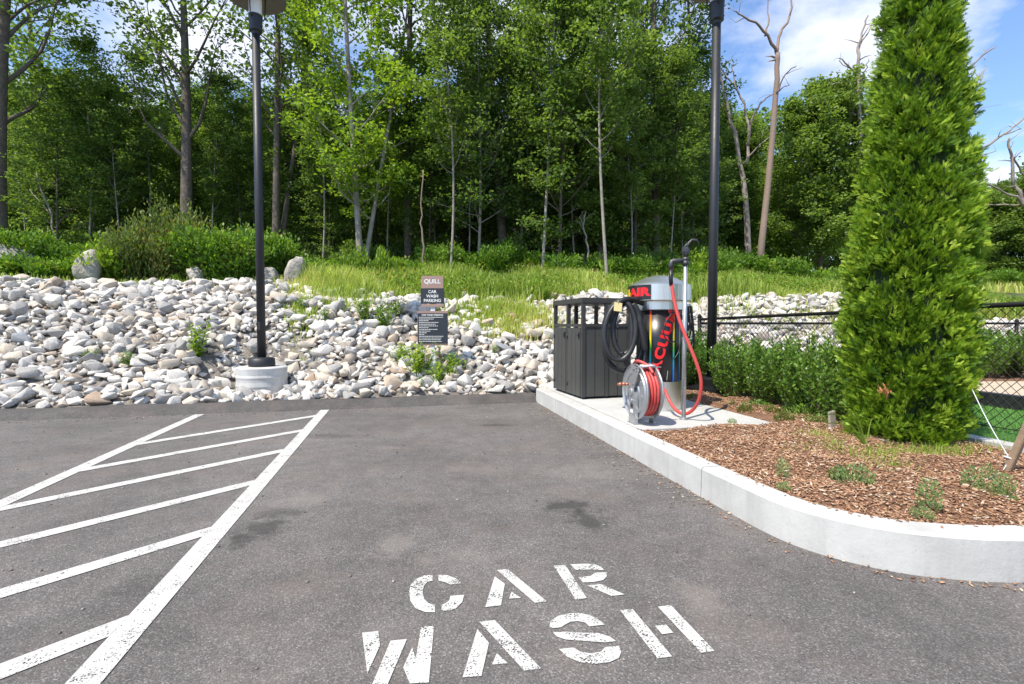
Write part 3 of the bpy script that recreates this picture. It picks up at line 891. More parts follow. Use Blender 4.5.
def tree_meshes(key, bark, leafm, n_per_tip, cl_r, leaf_L, seed, flat=.55, **kw):
    br, tips = branch_tree(seed, **kw)
    mb = MB()
    for P, rad, n in br: mb.tube(P, rad, n, cap=False)
    me = bpy.data.meshes.new('trunk'); me.from_pydata(mb.v, [], mb.f); me.materials.append(bark)
    me.polygons.foreach_set('use_smooth', mb.sm)
    rg = np.random.default_rng(seed)
    C = []; RN = []
    for p, wgt in tips:
        n = max(6, int(n_per_tip * wgt * rg.uniform(.5, 1.4)))
        d = rdir(n, rg) * (rg.random(n) ** .45)[:, None] * cl_r * rg.uniform(.65, 1.25) * np.array([1, 1, flat])
        C.append(np.array(p) + d); RN.append(np.clip(rg.normal(.45 + rg.normal(0, .14), .17, n), 0, 1))
    C = np.concatenate(C); RN = np.concatenate(RN); n = len(C)
    ax = rdir(n, rg) * np.array([1, 1, .5]) + np.array([0, 0, -.25])
    nr = rdir(n, rg) * .8 + np.array([0, 0, .8])
    L_ = rg.uniform(.7, 1.35, n) * leaf_L
    v, f = leaf_cards(C, ax, nr, L_, L_ * .62)
    mc = np_data('crown', v, f, leafm, RN)
    return me, mc

def place(root_name, meshes, x, y, label, cat='tree', group=None, s=1.0, rz=0.0, zoff=-.1, names=('trunk', 'crown'), sz=None):
    t = thing(root_name, label, cat, (x, y, HW(x, y) + zoff), rz, group); t.scale = (s, s, sz or s)
    for nm, me in zip(names, meshes):
        o = bpy.data.objects.new(nm, me); COL.objects.link(o); o.parent = t
    return t

SP = {}
SP['tall1'] = tree_meshes('t', M['bark'], M['leaf_dark'], 18, .48, .14, 21, Ht=16, r0=.13, clear_=.22, spread=2.2, nl=36, up=.6, sec=5)
SP['tall2'] = tree_meshes('t', M['bark'], M['leaf_mid'], 20, .48, .14, 22, Ht=17, r0=.13, clear_=.18, spread=2.3, nl=38, up=.6, sec=5, lean=(.03, 0))
SP['tall3'] = tree_meshes('t', M['bark'], M['leaf_mid'], 16, .50, .14, 23, Ht=15, r0=.14, clear_=.32, spread=2.6, nl=30, up=.5, sec=5, fork=True)
SP['oak'] = tree_meshes('t', M['bark'], M['leaf_mid'], 27, .48, .14, 24, Ht=14, r0=.20, clear_=.28, spread=3.7, nl=22, up=.65, sec=7, lean=(.05, -.02))
SP['light'] = tree_meshes('t', M['bark_pale'], M['leaf_bright'], 32, .45, .12, 25, Ht=13, r0=.09, clear_=.12, spread=1.9, nl=38, up=.4, sec=6, fork=True, flat=.35)
SP['under1'] = tree_meshes('t', M['bark'], M['leaf_mid'], 30, .46, .12, 26, Ht=8, r0=.06, clear_=.12, spread=2.2, nl=36, up=.3, sec=6, flat=.35)
SP['under2'] = tree_meshes('t', M['bark_pale'], M['leaf_dark'], 28, .46, .12, 27, Ht=9.5, r0=.055, clear_=.15, spread=2.0, nl=38, up=.35, sec=6, flat=.4)
SP['under3'] = tree_meshes('t', M['bark'], M['leaf_mid'], 52, .55, .15, 33, Ht=7, r0=.06, clear_=.06, spread=2.6, nl=44, up=.35, sec=6, flat=.5)
SP['birch'] = tree_meshes('t', M['bark_pale'], M['leaf_mid'], 30, .42, .12, 28, Ht=10, r0=.05, clear_=.36, spread=1.7, nl=28, up=.5, sec=5, flat=.4, wob=.25)
SP['maple'] = tree_meshes('t', M['bark'], M['leaf_mid'], 70, .50, .14, 29, Ht=8.6, r0=.10, clear_=.10, spread=3.0, nl=64, up=.5, sec=8, flat=.6, top=.02)
SP['far'] = tree_meshes('t', M['bark'], M['leaf_mid'], 44, 1.0, .30, 30, Ht=13, r0=.2, clear_=.03, spread=4.6, nl=56, up=.4, sec=7)

def T(name, sp, px, Y, label, s=1.0, rz=None, group=None, sz=None):
    if rz is None: rz = (px * 1.7) % 6.28
    return place(name, SP[sp], XD(px, Y), Y, label, 'tree', group, s, rz, sz=sz)
T('oak_tree', 'oak', 2, 14.2, 'thick trunked oak leaning over the sloping granite slab at far left', 1.05, 0.2)
T('oak_tree', 'oak', 186, 15.8, 'oak with spreading limbs rising straight behind the grey green twiggy bush', .98, 2.2)
T('forest_tree', 'tall3', 277, 16.5, 'forked pale trunked tree just right of the left lamp post', 1.0, 1.0)
T('forest_tree', 'tall1', 307, 18.5, 'dark tree standing between the forked tree and the yellow green maple', .95, 4.0)
T('maple_tree', 'light', 362, 15.0, 'bright yellow green maple with several slim stems left of the sign', 1.12, .6)
T('forest_tree', 'tall1', 409, 17.5, 'tall dark trunk rising behind and left of the sign', 1.1, 2.9)
T('sapling', 'birch', 450, 14.5, 'thin pale bending sapling just right of the sign', .82, .3)
T('sapling', 'under2', 478, 15.4, 'slim leafy sapling second right of the sign', .9, 2.3)
T('forest_tree', 'tall2', 505, 17.0, 'large leafy tree filling the middle of the wood above the grey bin', 1.12, 3.3)
T('sapling', 'birch', 542, 14.6, 'straight pale thin tree directly above the left edge of the grey bin', 1.0, 1.9)
T('sapling', 'under1', 560, 15.6, 'leafy small tree with reddish stem above the grey bin', 1.0, 5.0)
T('sapling', 'birch', 608, 14.2, 'straight pale thin tree above the black vacuum hose', 1.02, 4.3)
T('forest_tree', 'tall2', 600, 17.5, 'tall mid green tree rising behind the vacuum hose', 1.1, .8)
T('forest_tree', 'tall1', 655, 18.0, 'tall dark tree left of the right lamp post', 1.12, 5.2)
T('forest_tree', 'under1', 692, 19.8, 'small leafy tree right behind the right lamp post', .8, 2.0)
T('maple_tree', 'maple', 818, 22.0, 'rounded full green maple left of the tall arborvitae', 1.0, 1.0)
T('forest_tree', 'under1', 738, 26.0, 'mid green tree behind the pair of dead trunks', .95, 1.4)
T('forest_tree', 'maple', 715, 27.0, 'broad green tree between right lamp post and dead trunks', 1.05, 3.4)
T('forest_tree', 'maple', 890, 27.0, 'broad green tree mostly hidden behind the arborvitae', 1.0, 5.4)
T('understory_tree', 'under1', 60, 15.6, 'small layered green tree between the two left oaks', .75, 1.1)
T('understory_tree', 'under2', 112, 17.0, 'slender stemmed small tree behind the upright boulder', .7, 3.0)
T('understory_tree', 'under1', 235, 17.6, 'small leafy tree just left of the left lamp post', .55, 4.4)
T('understory_tree', 'under1', 330, 17.4, 'small leafy tree tucked left of the yellow green maple', .6, 5.9)
T('understory_tree', 'under1', 430, 17.2, 'small layered tree behind the sign', .65, .5)
T('understory_tree', 'under2', 520, 17.0, 'small dark tree left of the straight pale thin tree', .85, 2.6)
T('understory_tree', 'under1', 635, 17.2, 'small layered tree above the vacuum dome', .9, 3.9)
T('understory_tree', 'under2', 690, 21.0, 'small dark tree seen left of the right lamp post top', .95, .9)
for k, (px, Y, sp) in enumerate([(58, 20.5, 'tall2'), (468, 20.5, 'tall1'), (538, 20.0, 'tall1'), (572, 21.5, 'tall2'), (628, 21.0, 'tall2'), (684, 21.5, 'tall1')]):
    T('forest_tree', sp, px, Y, ['tall green tree between the two left oaks', 'tall dark tree behind the slim saplings right of the sign', 'tall dark tree behind the straight pale thin tree',
      'tall green tree above the gap between bin and vacuum', 'tall green tree behind the vacuum dome', 'tall dark tree at the right end of the wood left of the lamp post'][k], 1.0)
# slim pole trees along the front of the wood
for k, (px, Y) in enumerate([(30, 16.4), (88, 15.8), (100, 17.2), (125, 16.1), (148, 17.5), (215, 16.6), (247, 17.8), (322, 16.4), (388, 16.9), (438, 18.0), (468, 16.2), (520, 17.6), (576, 17.0), (630, 16.4), (668, 17.4), (684, 18.6)]):
    place('slim_tree', SP['birch'], XD(px, Y), Y, 'slim pale stemmed tree at the shaded front of the wood', 'tree', 'slim pale trees along the front of the wood', .55 + .2 * ((k * 37) % 10) / 10, k * 1.9)
# deeper wood
rg = random.Random(77)
lab = {'tall1': 'tall dark tree deep in the wood behind the front trunks', 'tall2': 'tall mid green tree deep in the wood behind the front trunks',
       'tall3': 'forked tall tree deep in the wood behind the front trunks', 'under1': 'small green tree in the shade deep in the wood',
       'under2': 'small dark pale stemmed tree in the shade deep in the wood', 'under3': 'low spreading green tree in the shade deep in the wood',
       'far': 'dense dark tree at the very back of the wood'}
for Y, x0, x1, stp, ks, sc_ in ((19.3, -40, 700, 66, ['under3', 'under1'], .85), (22, -60, 690, 92, ['under2', 'under1', 'under2', 'under3'], .85), (24.5, -80, 700, 52, ['under3', 'under1', 'under2'], .95),
                       (28, -100, 690, 80, ['under2', 'under1', 'under3'], .85), (34, -120, 705, 52, ['far'], .62), (41, -140, 705, 46, ['far'], .70)):
    px = x0 + rg.uniform(0, 20); i = 0
    while px < x1:
        k = ks[i % len(ks)]; yy = Y + rg.uniform(-1.2, 1.2)
        place('forest_tree', SP[k], XD(px, yy), yy, lab[k], 'tree', 'trees deep in the wood', sc_ * rg.uniform(.85, 1.15), rg.uniform(0, 6))
        px += stp * rg.uniform(.75, 1.3); i += 1
# far woodland at the right
for k, (px, Y, s) in enumerate([(985, 44, .62), (1010, 46, .72), (1040, 42, .8), (1075, 44, .9), (950, 48, .72), (920, 50, .7), (885, 46, .66), (860, 44, .5), (835, 40, .62), (795, 38, .66), (765, 40, .7), (740, 36, .85), (720, 34, .8)]):
    place('distant_tree', SP['far'], XD(px, Y), Y, 'dark green tree in the distant tree line right of the arborvitae' if px > 970 else 'dark green tree in the distant tree line between right lamp post and arborvitae',
          'tree', 'distant tree line', s * .95, px * .7)

# dead trees ------------------------------------------------------------
def dead(name, label, Y, paths, mat, seed, group=None):
    rg = random.Random(seed); mb = MB(); base = None
    for pts, r0, r1, dy in paths:
        P = []
        for i, (a, b) in enumerate(pts):
            t = i / max(1, len(pts) - 1); p = D(a, b, Y + dy * t); P.append(p)
        Q = [Vector(p) for p in catmull([tuple(p) for p in P], 4)]
        n = len(Q)
        Q = [q + Vector((rg.gauss(0, .02), rg.gauss(0, .03), rg.gauss(0, .02))) for q in Q]
        rad = [(r0 + (r1 - r0) * i / (n - 1)) * Y / 500 * (.72 if r0 < 2.9 else .85) for i in range(n)]
        if base is None:
            Q[0].z = HW(Q[0].x, Q[0].y) - .1; base = Q[0].copy()
        mb.tube(Q, rad, 6)
        # twigs
        for k in range(max(0, n // 5)):
            i = rg.randrange(n // 2, n); 
            if rad[i] * 500 / Y > 3.0: continue
            d = Vector((rg.gauss(0, 1), rg.gauss(0, 1), rg.gauss(.5, .5))).normalized() * rg.uniform(.3, .8)
            mb.tube([Q[i], Q[i] + d * .5 + Vector((0, 0, rg.uniform(-.05, .1))), Q[i] + d], [rad[i] * .5, rad[i] * .35, .005], 4)
    mb.v = [tuple(Vector(p) - base) for p in mb.v]
    o = mb.build(name, mat); o.location = base; tag(o, label, 'dead tree', group); return o
dead('dead_tree', 'tall leaning reddish dead trunk, the right one of the bare pair', 19.0, [
    ([(760, 258), (768, 184), (776, 94), (777, 53)], 4.2, 2.8, 0), ([(777, 53), (764, 31), (745.5, 18), (735, 10)], 2.2, .6, -.8),
    ([(777, 53), (780, 33), (790.5, 16), (791, -20)], 2.3, 1, .6), ([(766, 36), (768, 20), (769, -15)], 1.4, .5, .5),
    ([(776, 94), (786, 74), (796, 66)], 1.3, .5, -.7), ([(776, 94), (783, 88), (790, 85)], 1, .5, .5), ([(745, 18), (735, 22)], .7, .4, .2)], M['dead_red'], 1)
dead('dead_tree', 'pale forked dead trunk, the left one of the bare pair', 20.0, [
    ([(749, 258), (743.5, 176), (731, 119), (719, 70)], 4.0, 1.2, 0), ([(747.5, 164), (747.5, 123), (737, 90), (719, 68)], 2.4, .8, .8),
    ([(748, 145), (752, 119), (764, 100), (776, 92)], 1.8, .6, -.8), ([(743.5, 164), (756, 148), (771, 136)], 1.5, .5, -.5),
    ([(731, 119), (722, 105), (716, 100)], 1.1, .5, .4), ([(737, 90), (730, 60)], 1.1, .5, .4), ([(743, 176), (738, 150), (737, 130)], 1.4, .5, .6)], M['dead'], 2)
dead('dead_tree', 'bare dead tree just left of the arborvitae', 21.0, [
    ([(860, 262), (860, 145), (858.6, 77), (857.4, 51), (862, 36), (868, 16)], 3.0, .8, 0), ([(857.5, 51), (866, 36), (875, 21)], 1.4, .6, .5),
    ([(858.6, 77), (850, 68), (840, 58)], 1.6, .6, -.6), ([(856, 115), (846, 101), (834, 91)], 1.6, .6, .8), ([(860, 82), (865, 72), (869, 58)], 1.2, .5, -.4),
    ([(851, 105), (850, 75), (848, 62)], 1.0, .4, .3), ([(859, 141), (850, 122), (849, 110)], .9, .4, .3), ([(850, 68), (838, 60)], .8, .4, .2), ([(846, 82), (832, 84)], .7, .4, -.3)], M['dead'], 3)
dead('dead_tree', 'dead tree hidden behind the arborvitae with bare branches reaching right', 20.0, [
    ([(925, 262), (932, 160), (938, 90), (945, 20)], 3.4, 1.5, 0), ([(935, 110), (955, 84), (968, 68), (995, 47)], 1.8, .8, -1), ([(985, 60), (986, 48)], .6, .4, .2),
    ([(935, 140), (960, 118), (972, 98), (981, 79), (985, 67)], 1.6, .6, .8), ([(980, 81), (974, 70)], .6, .4, .2), ([(940, 150), (965, 130), (972, 121), (981, 107)], 1.4, .6, -.4),
    ([(932, 185), (955, 165), (976, 153), (1004, 135), (1024, 118), (1050, 100)], 2.4, .8, .8), ([(1004, 135), (1023, 128)], 1.2, .6, .2), ([(955, 165), (976, 157), (996, 151)], 1.2, .5, -.4)], M['dead'], 4)
dead('dead_tree', 'pale bare dead tree at the far right edge in front of the distant trees', 21.0, [
    ([(1046, 270), (1040, 230), (1024, 204), (1016, 186), (1011, 155), (1008, 139)], 3.4, .9, 0), ([(1011, 157), (1023, 172), (1030, 185)], 1.3, 1.0, .6),
    ([(1026, 208), (1015, 197), (1000, 190), (981, 182)], 2.0, .7, -.9), ([(1020, 205), (1000, 205), (981, 205)], 1.1, .5, .7), ([(1009, 150), (1015, 140)], .8, .4, .3), ([(1016, 186), (1004, 186)], .8, .4, -.3)], M['dead'], 5)
dead('dead_sapling', 'thin reddish dead stem rising right behind the sign', 14.5, [([(424, 272), (423, 240), (421, 215), (424, 170)], 1.7, .7, 0)], M['dead_red'], 6)
dead('dead_sapling', 'crooked pale dead stem between the two straight thin trees', 15.2, [([(588, 262), (587, 240), (583, 225), (586, 212)], 1.5, .7, 0), ([(583, 225), (580, 215)], .8, .4, .2)], M['dead'], 7)
dead('dead_sapling', 'slanting bare stem beside the left oak', 15.2, [([(62, 262), (50, 215), (35, 172)], 1.8, .7, 0), ([(50, 215), (30, 190)], .9, .4, .5)], M['dead'], 8)

# shrubs ------------------------------------------------------------------
def shrub_meshes(seed, leafm, w, d, h, n, leaf_L, nst=22, elong=.55, upright=.2):
    rg = random.Random(seed); g = np.random.default_rng(seed); mb = MB(); C = []; AX = []; RN = []
    lobes = []
    for k in range(nst):
        a = rg.uniform(0, 2 * PI); rr_ = math.sqrt(rg.random()); hh = h * rg.uniform(.5, 1.0) * (1 - .35 * rr_ ** 2)
        e = Vector((math.cos(a) * rr_ * w / 2, math.sin(a) * rr_ * d / 2, hh)); b = Vector((e.x * .25, e.y * .25, 0))
        mid = b.lerp(e, .5) + Vector((0, 0, h * .08))
        mb.tube([b, mid, e], [.014 * h + .004, .009 * h + .002, .002], 4, cap=False)
        lobes.append((b, mid, e))
    per = n // nst
    for b, mid, e in lobes:
        t = g.random(per) ** .7
        base = np.array(b)[None] * (1 - t[:, None]) + np.array(e)[None] * t[:, None] + np.array([0, 0, h * .08]) * (4 * t * (1 - t))[:, None] * .5
        d_ = rdir(per, g) * (g.random(per) ** .5)[:, None] * np.array([w, d, h]) * .17
        C.append(base + d_); AX.append(unit(d_ + np.array([0, 0, upright * h])) ); RN.append(np.clip(g.normal(.45 + g.normal(0, .15), .18, per), 0, 1))
    C = np.concatenate(C); AX = np.concatenate(AX); RN = np.concatenate(RN); C[:, 2] = np.maximum(C[:, 2], .02)
    m = len(C); L_ = leaf_L * g.uniform(.7, 1.3, m)
    v, f = leaf_cards(C, AX + rdir(m, g) * .5, rdir(m, g) + np.array([0, 0, .6]), L_, L_ * elong)
    me = bpy.data.meshes.new('stems'); me.from_pydata(mb.v, [], mb.f); me.materials.append(M['stem'])
    return me, np_data('foliage', v, f, leafm, RN)
SH = {}
SH['big_green'] = shrub_meshes(51, M['leaf_shrub'], 2.4, 1.8, 1.5, 9000, .11, 34)
SH['olive'] = shrub_meshes(52, M['leaf_olive'], 1.9, 1.5, 1.8, 8000, .09, 34, .35, .5)
SH['yellow'] = shrub_meshes(53, M['leaf_bright'], 1.3, 1.1, 1.0, 4200, .09, 24)
SH['mid'] = shrub_meshes(54, M['leaf_mid'], 2.0, 1.5, 1.2, 6500, .11, 28)
SH['low'] = shrub_meshes(55, M['leaf_shrub'], 1.7, 1.3, .75, 4500, .09, 26)
SH['sumac'] = shrub_meshes(56, M['leaf_bright'], 1.0, .9, 1.3, 1500, .17, 14, .3, .8)
def S(sp, px, Y, label, s=1.0, group=None, name='bush', sz=None):
    return place(name, SH[sp], XD(px, Y), Y, label, 'bush', group, s, (px * .37) % 6.28, -.03, ('stems', 'foliage'), sz=sz)
S('big_green', 18, 12.6, 'green bush above the granite slab at far left', .85)
S('low', 20, 11.7, 'low bright green bush at far left edge of the bank crest', .8)
S('low', 62, 11.8, 'low green bush left of the upright boulder', .75)
S('big_green', 78, 13.2, 'shaded bush behind the upright boulder', .72)
S('yellow', 122, 11.5, 'yellowish green bush just right of the upright boulder', 1.25)
S('olive', 152, 11.5, 'tall olive coloured twiggy bush on the crest', .98)
S('olive', 182, 11.9, 'tallest grey green twiggy bush with reddish tips', 1.12)
S('big_green', 222, 11.6, 'broad leafy green bush just left of the left lamp post', .92)
S('big_green', 258, 12.5, 'broad leafy bush behind the left lamp post', .92)
S('mid', 292, 13.4, 'green bush right of the left lamp post behind the pale boulder', .8)
S('low', 318, 12.6, 'low light green bush right of the pale boulder', .95)
S('mid', 345, 13.8, 'round bush with yellow spots below the bright maple', .75)
S('sumac', 385, 12.4, 'feathery bright green sumac left of the sign', .85)
S('sumac', 355, 13.0, 'feathery sumac in front of the round bush', .8)
S('low', 405, 13.6, 'low bush behind and left of the sign', 1.0)
bands = [(440, 15.2, 'mid', .75), (470, 15.6, 'low', 1.2), (497, 15.2, 'mid', .8), (528, 15.6, 'low', 1.25), (560, 15.0, 'low', 1.25), (578, 15.4, 'olive', .55), (600, 14.9, 'sumac', .9),
         (628, 15.6, 'mid', .75), (660, 15.8, 'low', 1.3), (690, 16.2, 'yellow', 1.2), (722, 17.2, 'mid', .9), (752, 17.4, 'low', 1.3), (782, 17.8, 'mid', .8), (812, 18.0, 'low', 1.3),
         (845, 18.4, 'mid', .8), (990, 30, 'mid', 1.0), (1018, 29, 'mid', .9), (1045, 26, 'mid', 1.0)]
band_l = ['bush at the meadow edge just right of the sign', 'low bush at the meadow edge second right of the sign', 'bush at the meadow edge midway between sign and bin',
          'low bush at the meadow edge above left of the grey bin', 'low bush at the meadow edge above the grey bin', 'reddish tipped bush at the meadow edge above the grey bin',
          'feathery sumac at the foot of the pale thin tree', 'bush at the meadow edge above the vacuum dome', 'low bush at the meadow edge right of the vacuum dome',
          'yellow green bush at the meadow edge left of the right lamp post', 'bush just right of the right lamp post at the meadow edge', 'low bush at the foot of the dead pair',
          'bush below the round maple on its left', 'low bush below the round maple', 'bush below the round maple on its right', 'bush before the distant trees right of the arborvitae',
          'second bush before the distant trees at right', 'bush before the distant trees at the frame edge']
for (px, Y, sp, s), l in zip(bands, band_l): S('big_green' if sp == 'mid' else sp, px, Y, l, s)
# shaded undergrowth inside the wood
for k, px in enumerate(range(-20, 720, 48)):
    Y = 18.5 + 2.5 * math.sin(k * 2.1)
    place('undergrowth_bush', SH['mid'], XD(px, Y), Y, 'dark bush in the shade under the trees of the wood', 'bush', 'shaded bushes under the trees', 1.1, k, 0, ('stems', 'foliage'))

# meadow grass ---------------------------------------------------------------
def scatter_grass(name, label, n, uf, hmin, hmax, w, mat, seed, bend=.5):
    g = np.random.default_rng(seed); P = []; r3 = random.Random(seed)
    while len(P) < n:
        u, v, ok = uf(r3)
        if ok: p = W(u, v); P.append((p.x, p.y, H(u, v)))
    P = np.array(P); hh = g.uniform(hmin, hmax, n) * (0.7 + .3 * np.sin(P[:, 0] * 1.7 + 2 * np.sin(P[:, 1] * 1.3)))
    az = g.uniform(0, 2 * PI, n); d = np.stack([np.cos(az), np.sin(az), np.zeros(n)], 1)
    side = np.stack([-np.sin(az), np.cos(az), np.zeros(n)], 1); b = g.uniform(.1, bend, n)[:, None] * hh[:, None]
    ww = (g.uniform(.7, 1.3, n) * w)[:, None]
    up = np.array([0, 0, 1.0])
    v = np.empty((n, 6, 3))
    v[:, 0] = P - side * ww * .5; v[:, 1] = P + side * ww * .5
    v[:, 2] = P + d * b * .3 + up * hh[:, None] * .6 + side * ww * .42; v[:, 3] = P + d * b * .3 + up * hh[:, None] * .6 - side * ww * .42
    v[:, 4] = P + d * b + up * hh[:, None] + side * ww * .08; v[:, 5] = P + d * b + up * hh[:, None] - side * ww * .08
    f = np.array([(0, 1, 2, 3), (3, 2, 4, 5)])
    f = (np.arange(n)[:, None, None] * 6 + f[None]).reshape(-1, 4)
    patch = .5 + .28 * np.sin(P[:, 0] * 1.1 + 1.5 * np.sin(P[:, 1] * .9))
    rn = np.repeat(np.clip(patch + g.normal(0, .2, n), 0, 1), 2)
    o = link(name, np_data(name, v.reshape(-1, 3), f, mat, rn)); tag(o, label, 'grass', kind='stuff'); return o
def uf_meadow(r):
    v = 10.4 + (r.random() ** 1.2) * 9.5; u = r.uniform(-3.4, 20)
    c = crest(u)
    e = c + .12 + .25 * math.sin(u * 1.7)
    ok = v > e
    if u < -2.2: ok = ok and v > 11.2 + (-.5 - u) * .2 and r.random() < .03
    return u, v, ok
scatter_grass('meadow_grass', 'tall bright yellow green meadow grass above the rock bank', 115000, uf_meadow, .22, .62, .024, M['grass_tall'], 61)
def uf_far(r):
    return r.uniform(8, 42), r.uniform(18, 34), True
scatter_grass('far_meadow_grass', 'far yellow green meadow running to the distant tree line', 30000, uf_far, .3, .7, .07, M['grass_tall'], 62)
def uf_left(r):
    u = r.uniform(-11, -2); v = r.uniform(11.1, 13.5); return u, v, True
scatter_grass('crest_grass', 'short green grass along the left crest under the bushes', 2600, uf_left, .08, .2, .022, M['grass_tall'], 63)
# leafy weeds: low broad leaves mixed in the meadow
g = np.random.default_rng(64); r3 = random.Random(64); P = []
while len(P) < 42000:
    u, v, ok = uf_meadow(r3)
    if ok:
        if math.sin(u * 1.3 + 2 * math.sin(v * 1.1)) + math.sin(v * 1.7 + u * .6) < -.1: continue
        p = W(u, v); P.append((p.x, p.y, H(u, v) + r3.uniform(.05, .5)))
P = np.array(P); n = len(P)
v, f = leaf_cards(P, rdir(n, g) + np.array([0, 0, .3]), rdir(n, g) + np.array([0, 0, 1.0]), g.uniform(.06, .13, n), g.uniform(.025, .05, n))
o = link('meadow_weeds', np_data('meadow_weeds', v, f, M['leaf_shrub'], g.random(n)))
tag(o, 'leafy green weeds mixed through the meadow grass', 'weeds', kind='stuff')

# weeds on the bank ------------------------------------------------------------
def weed_mesh(seed, h, spread, nst, leaf_L, mat, nl=14, elong=.28):
    rg = random.Random(seed); g = np.random.default_rng(seed); C = []; AX = []; mb = MB()
    for k in range(nst):
        a = rg.uniform(0, 2 * PI); s = rg.random(); hh = h * rg.uniform(.6, 1)
        e = Vector((math.cos(a) * s * spread, math.sin(a) * s * spread, hh)); b = Vector((e.x * .2, e.y * .2, -.05))
        mb.tube([b, b.lerp(e, .5), e], [.006, .004, .002], 4, cap=False)
        for j in range(nl):
            t = (j + 1) / nl; q = b.lerp(e, t); a2 = j * 2.4 + k
            d = Vector((math.cos(a2), math.sin(a2), .45)).normalized(); C.append(q + d * leaf_L * .45); AX.append(d)
    C = np.array(C); AX = np.array(AX); n = len(C); L_ = leaf_L * g.uniform(.7, 1.3, n)
    v, f = leaf_cards(C, AX, np.array([0, 0, 1.0]) + g.normal(0, .35, (n, 3)), L_, L_ * elong)
    me = bpy.data.meshes.new('stems'); me.from_pydata(mb.v, [], mb.f); me.materials.append(M['leaf_shrub'])
    return me, np_data('foliage', v, f, mat, g.random(n))
WD = [weed_mesh(71, .55, .22, 12, .11, M['leaf_bright']), weed_mesh(72, .35, .22, 14, .09, M['leaf_shrub']), weed_mesh(73, .42, .35, 22, .10, M['leaf_bright'], 12)]
def weed(k, px, Y, label, s=1.0, zoff=.06, sz=None, cat='weed', name='weed_plant'):
    return place(name, WD[k], XD(px, Y), Y, label, cat, None, s, px, zoff, ('stems', 'foliage'), sz=sz)
weed(0, 195, 7.75, 'tall leafy weed growing from the rocks left of the concrete lamp base', 1.0, .0)
weed(1, 88, 7.3, 'small weed at the asphalt edge nearest the left frame edge', .62, .0)
weed(1, 127, 7.35, 'small weed at the asphalt edge between two other weeds', .62, .0)
weed(1, 302, 9.2, 'small weed among rocks right of the lamp post', .6)
weed(1, 178, 10.6, 'tiny weed near the crest above the tall weed', .5)
weed(2, 418, 7.9, 'leafy weed clump left of the sign post', 1.15, .02)
weed(2, 437, 7.75, 'leafy weed clump at the foot of the sign post', .85, -.02)
weed(2, 452, 8.0, 'leafy weed clump right of the sign post', .9, .0)
weed(2, 400, 8.2, 'leafy weed clump second left of the sign post', .7, .0)
weed(1, 383, 8.9, 'bushy weed on the bank between lamp post and sign', 1.2)
weed(1, 366, 9.1, 'bushy weed second left of the sign on the bank', 1.1)
weed(1, 395, 9.3, 'bushy weed upper left of the sign post', 1.0)
weed(1, 420, 7.55, 'small weed at the asphalt edge below the sign', .5, .0)
weed(1, 494, 8.7, 'tiny weed among rocks between sign and bin', .4)
weed(1, 325, 8.9, 'small weed on the rocks halfway between lamp post and sign', .6)
weed(1, 545, 11.0, 'weed on the bank just left of the bin top', .8)
def uf_patch(r):
    k = r.random()
    if k < .5: px = r.gauss(497, 26); Y = r.gauss(9.9, .28)
    elif k < .8: px = r.gauss(330, 24); Y = r.gauss(10.2, .4)
    elif k < .88: px = r.gauss(300, 8); Y = r.gauss(9.0, .3)
    else: px = r.gauss(770, 40); Y = r.gauss(11.8, .5)
    u, v = UV(XD(px, Y), Y); return u, v, v > 8
scatter_grass('bank_grass', 'patches of light green grass growing through the rocks', 6500, uf_patch, .18, .42, .018, M['grass_tall'], 65)

# ------------------------------------------------------------------ ARBORVITAE
def frond_cloud(c, axis, nrm, size, g, wd=.11):
    """flat scale-leaf sprays: a stem with side branchlets"""
    n = len(c); axis = unit(axis); side = unit(np.cross(axis, nrm)); quads = []
    nrm_ = unit(np.cross(side, axis)); S_ = size[:, None]
    def q(p, d, L, w):
        d = unit(d); s = unit(np.cross(d, nrm_)); quads.append(np.stack([p - s * w * .5, p + s * w * .5, p + d * L + s * w * .3, p + d * L - s * w * .3], 1))
    q(c, axis, S_, S_ * wd)
    for t, l in ((.15, .50), (.38, .50), (.62, .36)):
        for sg in (-1, 1):
            j = g.normal(0, .12, (n, 3))
            q(c + axis * S_ * (t + .04 * sg), axis * 1.0 + side * sg * .42 + j, S_ * l, S_ * wd)
    Q = np.stack(quads, 1); k = Q.shape[1]
    return Q.reshape(-1, 3), np.arange(n * k * 4).reshape(-1, 4), k
